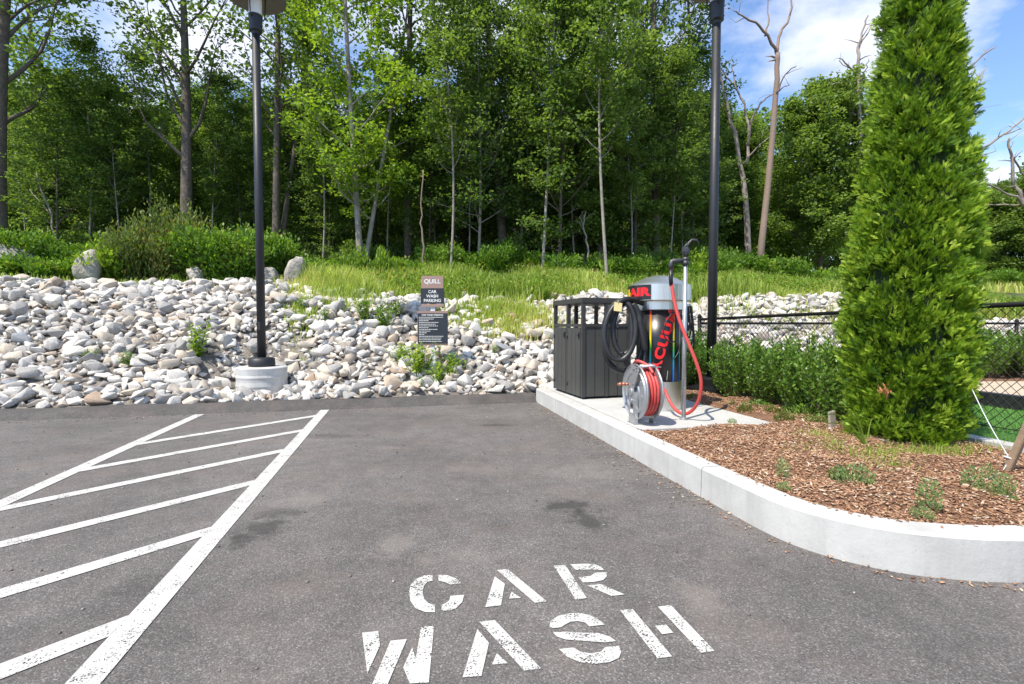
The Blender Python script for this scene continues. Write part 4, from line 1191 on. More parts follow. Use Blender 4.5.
def arborvitae():
    g = np.random.default_rng(81); base = Vector((3.24, 4.06, .2))
    t = thing('arborvitae_tree', 'tall dense columnar evergreen arborvitae standing in the mulch bed', 'tree', base)
    zs = [0, .12, .5, .9, 1.5, 1.95, 2.76, 3.57, 4.1, 4.6, 4.95]; rs_ = [.29, .35, .405, .415, .385, .36, .275, .188, .125, .06, .0]
    cx = [-.04, -.04, -.03, -.035, -.03, -.01, .01, .0, -.01, -.01, -.01]
    nb, per = 1500, 6
    zb = g.random(nb * 4) * 4.85; rb = np.interp(zb, zs, rs_); kp = g.random(nb * 4) < (rb + .05) / .5; zb = zb[kp][:nb]; rb = rb[kp][:nb]; nb = len(zb)
    ab = g.uniform(0, 2 * PI, nb); db = np.clip(g.normal(.0, .07, nb), -.2, .09) + .05 * np.sin(ab * 5 + zb * 4) * np.sin(zb * 6 + ab * 2); tb = g.normal(0, .09, nb)
    nc = nb * per
    z = np.repeat(zb, per) + g.normal(0, .042, nc); r = np.maximum(np.interp(z, zs, rs_), .01)
    a = np.repeat(ab, per) + g.normal(0, .036, nc) / np.maximum(r, .08)
    lump = np.repeat(db, per)
    R_ = r * (.93 - .20 * g.random(nc) ** 1.3) + lump * .62 * np.minimum(1, r / .25) + .01
    lump = lump + np.repeat(tb, per)
    R_ = np.maximum(R_, r * .6)
    out = np.stack([np.cos(a), np.sin(a), np.zeros(nc)], 1); tang = np.stack([-np.sin(a), np.cos(a), np.zeros(nc)], 1)
    cc = out * R_[:, None] + np.stack([np.interp(z, zs, cx), np.zeros(nc), z], 1)
    cax = unit(out * .75 + np.array([0, 0, 1.0]) + tang * g.normal(0, .35, nc)[:, None] + g.normal(0, .15, (nc, 3)))
    cn = unit(tang * g.choice([-1, 1], nc)[:, None] + out * g.normal(0, .6, nc)[:, None] + g.normal(0, .2, (nc, 3)))   # fan plane normal
    cs = g.uniform(.05, .085, nc); ct = np.clip(g.normal(.5, .17, nc) + lump, 0, 1)
    m = 12
    csd = unit(np.cross(cax, cn))
    th = g.uniform(-.75, .75, (nc, m)); rad = g.uniform(.0, .9, (nc, m)) * cs[:, None]
    d = cax[:, None] * np.cos(th)[..., None] + csd[:, None] * np.sin(th)[..., None]
    c = cc[:, None] - cax[:, None] * cs[:, None, None] * .7 + d * rad[..., None] + g.normal(0, .010, (nc, m, 3))
    axis = d + g.normal(0, .22, (nc, m, 3)); nrm = cn[:, None] + g.normal(0, .45, (nc, m, 3))
    size = g.uniform(.030, .062, nc * m)
    v, f, k = frond_cloud(c.reshape(-1, 3), axis.reshape(-1, 3), nrm.reshape(-1, 3), size, g, .085)
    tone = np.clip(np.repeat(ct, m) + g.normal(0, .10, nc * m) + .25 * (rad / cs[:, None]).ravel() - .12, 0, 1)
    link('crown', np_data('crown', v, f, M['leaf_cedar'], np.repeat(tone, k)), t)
    # opaque core added inside the crown, painted dark as the shade between sprays
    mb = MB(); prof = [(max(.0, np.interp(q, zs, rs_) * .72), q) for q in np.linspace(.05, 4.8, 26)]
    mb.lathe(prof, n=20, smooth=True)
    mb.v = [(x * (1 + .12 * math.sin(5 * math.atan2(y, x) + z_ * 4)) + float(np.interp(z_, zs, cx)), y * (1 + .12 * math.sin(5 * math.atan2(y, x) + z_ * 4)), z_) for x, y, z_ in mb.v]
    mb.build('gap_shade_core', M['cedar_gap_shade'], t)
    tr = MB(); tr.tube([(0, 0, -.1), (0, 0, .1), (.01, 0, .4)], [.055, .045, .04], 8); tr.build('trunk', M['bark'], t)
    # dead brown sprays on the side facing the lot
    m = 60; a0 = math.atan2(-.97, -.26)
    p0 = D(890, 391, 3.56) - base
    for (qq, nn, rr0) in ((p0 + Vector((0, .05, 0)), 34, .034),):
        c = np.array(qq) + g.normal(0, rr0 * .55, (nn, 3)); ax = g.normal(0, .7, (nn, 3)) + np.array([-.3, -.9, -.2])
        v, f, k = frond_cloud(c, ax, g.normal(0, 1, (nn, 3)), g.uniform(.022, .042, nn), g)
        link('dead_frond', np_data('dead_frond', v, f, M['leaf_dead'], g.random(nn * k)), t)['label'] = 'dead orange brown spray'
M['cedar_gap_shade'] = pmat('painted_gap_shade', (0.016, 0.040, 0.008), (0.028, 0.058, 0.010), 14, 0.9, bump=1, bscale=30, bdist=.05)  # core colour: shade deep in the crown, put into a dark green
arborvitae()

# hedge shrubs (evergreen holly) ----------------------------------------------------
def hedge_mesh(seed, w, h, n):
    rg = random.Random(seed); g = np.random.default_rng(seed); mb = MB(); C = []; AX = []
    nst = 46
    for k in range(nst):
        a = rg.uniform(0, 2 * PI); rr_ = math.sqrt(rg.random()); hh = h * rg.uniform(.72, 1.05) * (1 - .22 * rr_ ** 3)
        b = Vector((math.cos(a) * rr_ * w * .16, math.sin(a) * rr_ * w * .16, -.02)); e = Vector((math.cos(a) * rr_ * w * .5, math.sin(a) * rr_ * w * .5, hh))
        mid = b.lerp(e, .45) + Vector((math.cos(a), math.sin(a), 0)) * .04
        mb.tube([b, mid, e], [.008, .005, .002], 4, cap=False)
        m = n // nst
        t = .15 + .85 * g.random(m) ** .8
        q = np.where(t[:, None] < .45, np.array(b) + (np.array(mid) - np.array(b)) * (t / .45)[:, None], np.array(mid) + (np.array(e) - np.array(mid)) * ((t - .45) / .55)[:, None])
        d = rdir(m, g); C.append(q + d * g.uniform(.01, .055, m)[:, None]); AX.append(d * .8 + np.array([0, 0, .9]))
    C = np.concatenate(C); AX = np.concatenate(AX); m = len(C); L_ = g.uniform(.028, .052, m)
    v, f = leaf_cards(C, AX, rdir(m, g), L_, L_ * .5, .15)
    me = bpy.data.meshes.new('stems'); me.from_pydata(mb.v, [], mb.f); me.materials.append(M['stem'])
    rn = np.clip(.25 + .55 * (C[:, 2] / h) * g.random(m) + g.normal(0, .15, m), 0, 1)
    rn = np.clip(g.normal(.45, .2, m), 0, 1)
    return me, np_data('foliage', v, f, M['leaf_hedge'], rn)
HD = [hedge_mesh(91, .80, .86, 7500), hedge_mesh(92, .76, .84, 7000)]
hl = ['evergreen shrub behind the right lamp post base', 'evergreen shrub just right of the right lamp post', 'second evergreen shrub from the right lamp post',
      'third evergreen shrub from the right lamp post', 'evergreen shrub touching the left side of the arborvitae', 'evergreen shrub tucked behind the arborvitae', 'evergreen shrub left of the right lamp post behind the vacuum']
for k, (u, v) in enumerate([(4.2, 6.7), (4.2, 5.55), (4.22, 5.02), (4.2, 4.5), (4.18, 4.02), (4.3, 2.55), (3.85, 6.55)]):
    p = W(u, v)
    if k == 5: continue
    t = thing('hedge_shrub', hl[k], 'shrub', (p.x, p.y, .19), k * 1.3, 'low evergreen shrubs along the fence'); t.scale = (1, 1, 1 - .05 * (k % 3))
    for nm, me in zip(('stems', 'foliage'), HD[k % 2]): link(nm, me, t)
# dog run shrubs far right
for k, (px, Y) in enumerate([(985, 9.0), (1012, 9.2), (1040, 8.8), (962, 9.4)]):
    t = thing('hedge_shrub', ['evergreen shrub beyond the turf right of the arborvitae', 'evergreen shrub beyond the tan path near the right frame edge', 'evergreen shrub beyond the tan path past the frame edge', 'evergreen shrub beyond the turf hidden by the arborvitae'][k], 'shrub', (XD(px, Y), Y, .2), k, 'evergreen shrubs beyond the dog run')
    t.scale = (1.1, 1.1, 1.0)
    for nm, me in zip(('stems', 'foliage'), HD[k % 2]): link(nm, me, t)

# small plants in the mulch
def tuft_mesh(seed, h, r, n, L_, mat, elong=.35):
    g = np.random.default_rng(seed); a = g.uniform(0, 2 * PI, n); rr_ = np.sqrt(g.random(n)) * r; zz = h * g.random(n) * (1 - .5 * (rr_ / r) ** 2)
    C = np.stack([np.cos(a) * rr_, np.sin(a) * rr_, zz], 1); AX = np.stack([np.cos(a) * .6, np.sin(a) * .6, np.ones(n) * .8], 1) + g.normal(0, .3, (n, 3))
    ll = L_ * g.uniform(.7, 1.3, n); v, f = leaf_cards(C, AX, rdir(n, g), ll, ll * elong, .2)
    return np_data('low_plant', v, f, mat, g.random(n))
TM = [tuft_mesh(1, .11, .10, 330, .024, M['sedum'], .40), tuft_mesh(2, .17, .055, 240, .023, M['sedum'], .38), tuft_mesh(3, .09, .13, 500, .022, M['leaf_hedge']), tuft_mesh(4, .13, .12, 500, .03, M['leaf_olive'], .4)]
small = [(853, 484, 0, 1.15, 'grey green low plant in the mulch below the wooden marker'), (838, 478, 3, .5, 'small yellow green sprig beside the grey green low plant'),
         (783, 476, 1, .75, 'small upright sprig in the mulch near the kerb'), (784, 489, 0, .4, 'tiny grey green plant below the upright sprig'), (929, 508, 1, 1.0, 'upright grey green plant close to the kerb'),
         (922, 517, 0, .5, 'tiny plant beside the upright one at the kerb'), (972, 491, 1, .95, 'left one of the three grey green plants near the wooden stake'),
         (988, 495, 0, .7, 'middle one of the three grey green plants near the wooden stake'), (1004, 500, 1, .95, 'right one of the three grey green plants near the wooden stake'),
         (988, 481, 1, .7, 'grey green plant just left of the leaning wooden stake'), (776, 416, 3, .9, 'yellow green low plant at the right corner of the pad'), (784, 422, 3, .8, 'yellow green low plant in the mulch by the pad corner'),
         (745, 412, 3, .7, 'small olive plant at the right side of the pad'), (733, 407, 3, .5, 'smaller olive plant beside the lamp post base'), (808, 418, 2, 1.6, 'low dark green plant below the hedge'),
         (757, 409, 2, 1.2, 'low green plant under the first hedge shrub'), (732, 423, 0, .45, 'tiny green weed at the front edge of the pad'), (820, 424, 2, 1.0, 'low green plant left of the wooden marker'),
         (868, 443, 2, .7, 'small broad leaved weed left of the arborvitae foot'), (693, 399, 3, .6, 'small olive plant behind the vacuum near the lamp base')]
for px, py, k, s, l in small:
    p = G(px, py, .2); o = link('low_plant', TM[k]); o.location = (p.x, p.y, .2); o.scale = (s, s, s); o.rotation_euler = (0, 0, px); tag(o, l, 'plant')
# grass around the tree foot
def bed_grass():
    g = np.random.default_rng(95); P = []; r3 = random.Random(95)
    for (px, py, sx, sy, n) in ((915, 455, 34, 4, 900), (880, 459, 16, 4, 260), (815, 440, 12, 4, 260), (830, 447, 10, 4, 200), (800, 452, 10, 3, 60), (960, 452, 22, 3, 350), (885, 470, 22, 3, 120), (760, 405, 25, 3, 150)):
        for i in range(n):
            q = G(r3.gauss(px, sx), r3.gauss(py, sy), .2); P.append((q.x, q.y, .2))
    P = np.array(P); n = len(P); hh = g.uniform(.03, .09, n); ax = np.c_[g.normal(0, .4, (n, 2)), np.ones(n)]
    v, f = leaf_cards(P + unit(ax) * hh[:, None] * .5, ax, rdir(n, g), hh, .005, 0)
    o = link('bed_grass', np_data('bed_grass', v, f, M['grass_tall'], g.random(n) * .7)); tag(o, 'sparse short grass in the mulch round the arborvitae foot', 'grass', kind='stuff')
bed_grass()
# long arching grass clump by the wooden marker
mb = MB()
for k, (a, L_, z1, dr) in enumerate([(3.0, .34, .24, .10), (2.7, .30, .16, .12), (3.4, .22, .28, .04), (.6, .15, .20, .03), (2.9, .26, .30, .05)]):
    d = Vector((math.cos(a), math.sin(a), 0)); s = (Vector((-d.y, d.x, 0)) * .5 + Vector((0, 0, .8))) * .009; m = 8; vs_ = []
    for i in range(m + 1):
        t = i / m; p = d * L_ * t + Vector((0, 0, z1 * math.sin(t * PI * .72) / math.sin(PI * .5)))
        w = s * (1 - t * .85); vs_ += [p - w, p + w + Vector((0, 0, .003))]
    mb.add(vs_, [(2 * i, 2 * i + 1, 2 * i + 3, 2 * i + 2) for i in range(m)])
o = mb.build('grass_clump', M['grass_tall'], fix=False); p = G(866, 449, .2); o.location = (p.x, p.y, .22)
tag(o, 'clump of long arching grass blades left of the arborvitae foot', 'grass clump')

# ------------------------------------------------------------------ FENCE
def fence(name, A, B, label, htop=1.05, posts=(0, 1), pitch=.075, slope=0.0):
    """A,B in (u,v); mesh, rails, posts are parts"""
    a = W(*A); b = W(*B); d = b - a; L_ = d.length; ang = math.atan2(d.y, d.x)
    t = thing(name, label, 'fence', (a.x, a.y, .2), ang, 'black chain link fence round the dog run'); t.rotation_euler = (0, -slope, ang)
    for k in posts:
        x = L_ * k
        p = MB(); p.tube([(x, 0, -.05), (x, 0, htop + .02)], .03, 12); p.lathe([(0, htop + .06), (.02, htop + .05), (.034, htop + .02), (.034, htop)], (x, 0, 0), 12); p.build('post', M['black_vinyl'], t)
    p = MB(); p.tube([(0, .0, htop - .03), (L_, .0, htop - .03)], .021, 10); p.build('top_rail', M['black_vinyl'], t)
    p = MB(); p.tube([(0, 0, .05), (L_, 0, .05)], .004, 5); p.build('bottom_wire', M['black_vinyl'], t)
    w = MB(); h0, h1 = .03, htop - .01; hh = h1 - h0; n = int((L_ + hh) / pitch)
    for k in range(n):
        x0 = k * pitch - hh
        for sg in (1, -1):
            xa, za, xb, zb = (x0, h0, x0 + hh, h1) if sg > 0 else (x0, h1, x0 + hh, h0)
            if xa < 0: za += (0 - xa) * (zb - za) / (xb - xa); xa = 0
            if xb > L_: zb = za + (L_ - xa) * (zb - za) / (xb - xa) if xb != xa else zb; xb = L_
            if xb - xa < .01: continue
            w.tube([(xa, .024 + .002 * sg, za), (xb, .024 + .002 * sg, zb)], 0.0026, 4, cap=False, smooth=False)
    w.build('wire_mesh', M['black_vinyl'], t, fix=False)
    return t
fence('chain_link_fence', (4.72, 7.24), (4.56, .3), 'black chain link fence passing behind the arborvitae towards the right foreground', 1.05, (0, .47, .999), slope=.018)
fence('chain_link_fence', (4.76, 7.26), (16.0, 7.26), 'far black chain link fence running right along the foot of the rock bank', .985, (.6, .999))

# ------------------------------------------------------------------ LAMP POSTS
M['black_base'] = pmat('black_base', (0.006, 0.006, 0.007), None, 8, 0.7, spec=0.2)
def lamp(name, label, x, y, z0, footing):
    t = thing(name, label, 'street lamp', (x, y, z0), 0, 'black pole lamps with wide flat shades')
    zb = 0
    if footing:
        b = MB(); prof = [(0, -.6), (.355, -.6)]
        for k in range(13):
            zz = .0 + .40 * k / 12; prof.append((.355 + .006 * (k % 4 == 0) + .002 * (k % 3), zz))
        prof += [(.345, .415), (0, .418)]
        b.lathe(prof, n=40, smooth=False); b.build('concrete_footing', M['footing'], t); zb = .418
        b = MB(); b.lathe([(0, zb), (.185, zb), (.19, zb + .03), (.185, zb + .12), (.15, zb + .135), (.07, zb + .14), (0, zb + .14)], n=32, smooth=True); b.build('base_cover', M['black_metal'], t)
    else:
        b = MB(); b.lathe([(0, 0), (.28, 0), (.29, .03), (.285, .08), (.20, .11), (.16, .115), (.155, .20), (.135, .225), (.07, .23), (0, .23)], n=36, smooth=False); b.build('base_cover', M['black_base'], t); zb = -.02
    top = zb + 5.53 - .27 - .28
    p = MB(); p.tube([(0, 0, zb + .1), (0, 0, zb + 2.5), (0, 0, top + .02)], [.062, .060, .056], 20); p.build('pole', M['black_metal'], t)
    hc = MB(); hc.box((0.0, -.061, zb + .62), (.05, .012, .13), bev=.004); hc.build('hand_hole_cover', M['black_metal'], t)
    c = MB(); c.lathe([(0, top), (.058, top), (.06, top + .04), (.092, top + .05), (.092, top + .24), (.098, top + .25), (.098, top + .28), (0, top + .285)], n=28, smooth=False); c.build('collar', M['black_metal'], t)
    l = MB(); l.lathe([(0, top + .286), (.088, top + .286), (.09, top + .46), (.09, top + .55), (0, top + .55)], n=28, smooth=False); l.build('lens', M['lens'], t)
    zs = top + .55
    s = MB(); s.lathe([(.0, zs), (.415, zs - .012), (.43, zs), (.425, zs + .02), (.25, zs + .075), (.12, zs + .11), (0, zs + .12)], n=48, smooth=False); s.build('shade', M['shade_under'], t)
    for k in range(3):
        a = k * 2 * PI / 3 + .4; ca, sa = math.cos(a), math.sin(a)
        m = MB(); m.tube([(.098 * ca, .098 * sa, top + .22), (.125 * ca, .125 * sa, top + .26), (.135 * ca, .135 * sa, zs - .002)], .009, 8); m.build('support_rod', M['black_metal'], t)
    return t
lamp('street_lamp', 'black lamp post on a round concrete footing among the rocks at left', LAMP1[0], LAMP1[1], .08, True)
lamp('street_lamp', 'black lamp post on a round black base in the mulch beside the hedge', LAMP2[0], LAMP2[1], .195, False)

# ------------------------------------------------------------------ SIGN
def flat_text(mb, txt, cx, cz, y, size, **kw):
    vs, fs = text_data(txt, size, **kw)
    mb.add([(cx + p.x, y, cz + p.y) for p in vs], fs)
sx, sy = SIGN; g0 = HW(sx, sy)
t = thing('parking_sign', 'brown and black CAR WASH PARKING sign on a white post in the rock bank', 'sign', (sx, sy, g0), R(-2))
zb = -g0
p = MB(); p.box((0, 0, (1.9 + zb + -.2) / 2), (.012, .03, 1.9 + zb + .2)); p.box((-.02, -.012, (1.9 + zb - .2) / 2), (.03, .006, 1.9 + zb + .2)); p.box((.02, -.012, (1.9 + zb - .2) / 2), (.03, .006, 1.9 + zb + .2))
p.build('post', M['white_paint'], t)
def zpx(py): return D(436, py, sy).z + zb
z1, z2, z3, z4 = zpx(276), zpx(288.5), zpx(304), zpx(307)
wU = .365
b = MB(); b.box((0, -.030, (z1 + z2) / 2), (wU - .012, .012, z1 - z2), bev=.003); hd = b.build('header_panel', M['sign_brown'], t)
b = MB(); flat_text(b, 'QUILL', 0, (z1 + z2) / 2 + .008, -.0385, .095, bold=.003); b.build('lettering', M['sign_white'], hd)
b = MB(); b.box((0, -.030, (z2 + z3) / 2), (wU + .012, .014, z2 - z3 - .004), bev=.003); mp_ = b.build('name_panel', M['sign_black'], t)
b = MB()
for k, s in enumerate(('CAR', 'WASH', 'PARKING')): flat_text(b, s, 0, z2 - .055 - k * .070, -.0395, .066, bold=.0015)
b.build('lettering', M['sign_white'], mp_)
b = MB(); b.box((0, -.028, (z3 + z4) / 2), (wU - .012, .012, z3 - z4 - .004)); b.build('lower_trim', M['sign_brown'], t)
z5, z6, z7, z8 = zpx(311), zpx(313.3), zpx(343), zpx(345.3)
b = MB(); b.box((0, -.026, (z5 + z8) / 2), (.49, .008, z5 - z8), bev=.002); b.build('backing_panel', M['sign_brown'], t)
b = MB(); b.box((0, -.036, (z6 + z7) / 2), (.475, .012, z6 - z7), bev=.002); rp = b.build('rules_panel', M['sign_black'], t)
b = MB(); w = .475; zc = z6 - .028
flat_text(b, 'CAR WASH PARKING', 0, zc, -.0435, .036, bold=.001); zc -= .036
rows_ = [(.9, 1), (.55, 1), (.38, 1), (.72, 1), (.62, 1), (.70, 1), (.38, 0), (.68, 1), (.42, 1), (.3, 0), (.2, 1), (.9, 0), (.84, 1), (.8, 1), (.86, 1)]
rg = random.Random(4)
for k, (f_, kind_) in enumerate(rows_):
    x = -w / 2 + .022; zz = zc - k * .0275; end = -w / 2 + .022 + f_ * (w - .045)
    while x < end - .008:
        l = min(rg.uniform(.012, .04), end - x)
        hh = .009
        b.box((x + l / 2, -.043, zz), (l, .002, hh)); x += l + .006
b.build('lettering', M['sign_white'], rp)
for zz in (z1 - .03, z3 + .03, z5 - .02, z8 + .02):
    b = MB(); b.lathe([(0, 0), (.008, .0), (.006, .004), (0, .005)], n=10); b.v = [(x, -.039 - z_, zz + y) for x, y, z_ in b.v]; b.build('bolt', M['galv'], t)

# ------------------------------------------------------------------ BIN ENCLOSURE
def bins():
    o0 = Vector((0.872, 6.20, .203))
    t = thing('waste_bin', 'dark grey double waste bin enclosure with open windows under its flat roof', 'bin', o0, ANG + R(4))
    LU, LV, HT = .68, .985, 1.27
    zw0, zw1 = .945, 1.185
    # side with doors is the -U face (x=0); end panels on -V face (y=0)
    fr = MB(); pw = .048
    for x in (pw / 2, LU / 2, LU - pw / 2):
        for y in (pw / 2, LV / 2, LV - pw / 2):
            if x == LU / 2 and y == LV / 2: continue
            fr.box((x, y, HT / 2 + .01), (pw, pw, HT - .03), bev=.004)
    for z in (zw0 - .02, ):
        fr.box((LU / 2, pw / 2, z), (LU - pw * 2, pw - .004, .04)); fr.box((LU / 2, LV - pw / 2, z), (LU - pw * 2, pw - .004, .04))
        fr.box((pw / 2, LV / 2, z), (pw - .004, LV - pw * 2, .04)); fr.box((LU - pw / 2, LV / 2, z), (pw - .004, LV - pw * 2, .04))
    fr.build('frame', M['bin_frame'], t)
    rf = MB(); rf.box((LU / 2, LV / 2, HT - .035), (LU + .012, LV + .012, .07), bev=.008); rf.build('roof', M['bin_frame'], t)
    def slat_panel(name, axis, c0, c1, z0, z1, off, mat, nsl):
        p = MB(); wd = (c1 - c0) / nsl
        for k in range(nsl):
            m = c0 + wd * (k + .5)
            if axis == 'y': p.box((off, m, (z0 + z1) / 2), (.016, wd - .006, z1 - z0), bev=.003)
            else: p.box((m, off, (z0 + z1) / 2), (wd - .006, .016, z1 - z0), bev=.003)
        if axis == 'y': p.box((off + .010, (c0 + c1) / 2, (z0 + z1) / 2), (.006, c1 - c0, z1 - z0 - .01))
        else: p.box(((c0 + c1) / 2, off + .010, (z0 + z1) / 2), (c1 - c0, .006, z1 - z0 - .01))
        return p.build(name, mat, t)
    for (a, b) in ((pw, LV / 2 - pw / 2), (LV / 2 + pw / 2, LV - pw)):
        d = slat_panel('door', 'y', a + .004, b - .004, .03, zw0 - .05, .004, M['bin'], 3)
        h = MB()
        for z in (.16, .78): h.tube([(-.010, b - .012, z - .03), (-.010, b - .012, z + .03)], .008, 8)
        h.build('hinge', M['black_metal'], d)
        h = MB(); h.box((-.012, a + .035, .80), (.016, .022, .075), bev=.003); h.tube([(-.02, a + .035, .80), (-.034, a + .035, .80)], .008, 8); h.build('latch', M['black_metal'], d)
    slat_panel('end_panel', 'x', pw, LU / 2 - pw / 2, .03, zw0 - .04, .020, M['bin'], 2)
    slat_panel('end_panel', 'x', LU / 2 + pw / 2, LU - pw, .03, zw0 - .04, .020, M['bin'], 2)
    p = MB(); p.box((LU - .02, LV / 2, .46), (.02, LV - .1, .86)); p.box((LU / 2, LV - .02, .46), (LU - .1, .02, .86)); p.build('back_panel', M['bin'], t)
    ins = MB(); ins.box((LU / 2, LV * .27, .44), (LU - .12, LV * .40, .82), bev=.02); ins.build('liner', M['bin_inside'], t)
    ins = MB(); ins.box((LU / 2, LV * .73, .44), (LU - .12, LV * .40, .82), bev=.02); ins.build('liner', M['bin_inside'], t)
    fo = MB()
    for x in (.05, LU - .05):
        for y in (.05, LV - .05): fo.tube([(x, y, -.003), (x, y, .02)], .018, 10)
    fo.build('feet', M['black_metal'], t)
bins()

# ------------------------------------------------------------------ VACUUM
def curved_text(mb, txt, size, R0, az_c, z_c, rot=0.0, sx=1.0, **kw):
    """lay text on a vertical cylinder of radius R0 around the origin, centred at azimuth az_c"""
    vs, fs = text_data(txt, size, **kw); cr, sr = math.cos(rot), math.sin(rot); out = []
    for p in vs:
        qx = p.x * sx; x = qx * cr - p.y * sr; z = qx * sr + p.y * cr
        a = az_c + x / R0; out.append((R0 * math.cos(a), R0 * math.sin(a), z_c + z))
    mb.add(out, fs)
def vacuum():
    base = Vector((1.645, 5.60, .203))
    t = thing('vacuum_station', 'round steel and black VACUUM and AIR station on the concrete pad', 'vacuum station', base)
    R1 = .245
    facing = math.atan2(-5.6, -1.66)              # azimuth toward the lot viewer
    b = MB(); b.lathe([(0, 0), (R1 + .012, 0), (R1 + .012, .012), (R1 + .002, .014), (R1 + .002, .32), (0, .32)], n=56); b.build('steel_base', M['steel'], t)
    b = MB(); b.lathe([(0, .321), (R1, .321), (R1, 1.09), (0, 1.09)], n=64, smooth=False); bd = b.build('body', M['black_wrap'], t)
    for q in bd.data.polygons: q.use_smooth = len(q.vertices) == 4 and abs(q.normal.z) < .1
    b = MB(); b.lathe([(R1, 1.091), (R1 + .02, 1.10), (R1 + .02, 1.19), (R1 - .02, 1.194)], n=56); b.build('neck_ring', M['steel'], t)
    RD = .335
    b = MB(); b.lathe([(0, 1.192), (RD - .01, 1.192), (RD, 1.20), (RD, 1.365), (RD - .03, 1.385), (.16, 1.455), (.07, 1.478), (0, 1.48)], n=40, smooth=False); dm = b.build('dome', M['steel'], t)
    b = MB()
    for k in range(36):
        a = k * 2 * PI / 36; b.box(((RD + .001) * math.cos(a), (RD + .001) * math.sin(a), 1.28), (.004, .004, .15), Matrix.Rotation(a, 3, 'Z'))
    b.build('dome_ribs', M['steel'], dm)
    # header band: x to the right of the viewer means increasing azimuth here
    a1 = facing - math.asin(7.5 / 30); a0 = a1 - 2.35
    b = MB(); n = 40; vs = []; fs = []
    for k in range(n + 1):
        a = a0 + (a1 - a0) * k / n
        for (rr_, z) in ((RD + .001, 1.205), (RD + .010, 1.205), (RD + .010, 1.362), (RD + .001, 1.362)): vs.append((rr_ * math.cos(a), rr_ * math.sin(a), z))
    for k in range(n):
        for j in range(4): fs.append((k * 4 + j, (k + 1) * 4 + j, (k + 1) * 4 + (j + 1) % 4, k * 4 + (j + 1) % 4))
    fs += [(0, 1, 2, 3), (4 * n + 3, 4 * n + 2, 4 * n + 1, 4 * n)]
    b.add(vs, fs); hb = b.build('header_band', M['black_wrap'], t)
    b = MB(); curved_text(b, 'AIR', .115, RD + .012, a1 - .045, 1.283, align='RIGHT', bold=.007, sx=1.5, spacing=1.05); b.build('lettering', M['red_vinyl'], hb)
    b = MB(); curved_text(b, '&', .125, RD + .012, a1 - .045 - .88, 1.278, align='CENTER', bold=.005); b.build('ampersand', M['yellow_vinyl'], hb)
    b = MB(); curved_text(b, 'VACUUM', .115, RD + .012, a1 - .045 - 1.02, 1.283, align='RIGHT', bold=.007, sx=1.3); b.build('lettering', M['red_vinyl'], hb)
    # slanted big word on the body
    def azpx(px): return facing + math.asin(max(-1, min(1, (px - 660) / (R1 * 500 / 5.36))))
    b = MB(); curved_text(b, 'VACUUM', 0.135, R1 + .003, azpx(664), .71, rot=R(73), bold=.007, spacing=1.16, sx=1.30, align='CENTER'); b.build('lettering', M['red_vinyl'], bd)
    for px, w in ((652, .020), (674.3, .020), (680, .018)):
        b = MB(); a = azpx(px); vs = []
        for da in (-.5, .5):
            aa = a + da * w / R1
            vs += [((R1 + .002) * math.cos(aa), (R1 + .002) * math.sin(aa), .323), ((R1 + .002) * math.cos(aa), (R1 + .002) * math.sin(aa), 1.088)]
        b.add(vs, [(0, 2, 3, 1)]); b.build('rainbow_stripe', M['rainbow'], bd, fix=False)
    b = MB(); a = azpx(668.5); vs = []
    for (da, z) in ((-.014, .34), (-.006, .34), (.014, .44), (.006, .44)): vs.append(((R1 + .002) * math.cos(a + da * 2), (R1 + .002) * math.sin(a + da * 2), z))
    b.add(vs, [(0, 1, 2, 3)]); b.build('white_mark', M['sign_white'], bd, fix=False)
    b = MB(); a = azpx(662); q = Vector((math.cos(a), math.sin(a), 0)); b.tube([q * R1 + Vector((0, 0, .30)) - Vector((0, 0, .0)), q * (R1 + .05) + Vector((0, 0, .30))], .020, 12); b.build('hose_inlet', M['rubber'], t)
    # hook that carries the hose
    b = MB(); a = facing - 1.15; q = Vector((math.cos(a), math.sin(a), 0))
    b.tube([q * R1 + Vector((0, 0, 1.04)), q * (R1 + .14) + Vector((0, 0, 1.04)), q * (R1 + .22) + Vector((0, 0, 1.08)), q * (R1 + .22) + Vector((0, 0, 1.14))], .012, 8); b.build('hose_hook', M['steel'], t)
vacuum()

# black corrugated vacuum hose hung in loops
def pxpath(lst, n=8):
    return [Vector(p) for p in catmull([tuple(D(a, b, Y)) for a, b, Y in lst], n)]
def resample(P, step):
    out = [P[0]]; acc = 0
    for a, b in zip(P, P[1:]):
        d = (b - a).length; pos = step - acc
        while pos <= d:
            out.append(a.lerp(b, pos / d)); pos += step
        acc = (acc + d) % step if d + acc >= step else acc + d
    return out
def corrugated(name, P, r, parent=None, amp=.06, step=.007):
    Q = resample(P, step); rad = [r * (1 + amp * (1 if i % 2 else -1)) for i in range(len(Q))]
    b = MB(); b.tube(Q, rad, 14); return b.build(name, M['rubber'], parent)
t = thing('vacuum_hose', 'thick black corrugated vacuum hose hanging in loops left of the station', 'hose', D(622, 330, 5.4))
off = t.location.copy()
loops = [(652, 318, 5.55), (646, 306, 5.50), (636, 300.5, 5.42), (624, 300, 5.36), (612, 309, 5.33), (605, 326, 5.30), (605, 343, 5.28), (611, 357, 5.27), (621, 360, 5.27), (630, 352, 5.28), (635, 337, 5.30),
         (635, 320, 5.33), (630, 306, 5.36), (621, 301, 5.40), (611, 308, 5.42), (604.5, 326, 5.40), (604, 348, 5.38), (610, 364, 5.38), (622, 371, 5.38), (634, 366, 5.40), (641, 350, 5.42), (641, 328, 5.45), (635, 309, 5.46), (626, 303, 5.44), (618, 309, 5.42), (613, 326, 5.38), (615, 344, 5.36),
         (622, 354, 5.34), (630, 349, 5.33), (632, 330, 5.35), (631, 314, 5.38), (633, 304, 5.40)]
P = [p - off for p in pxpath(loops, 12)]
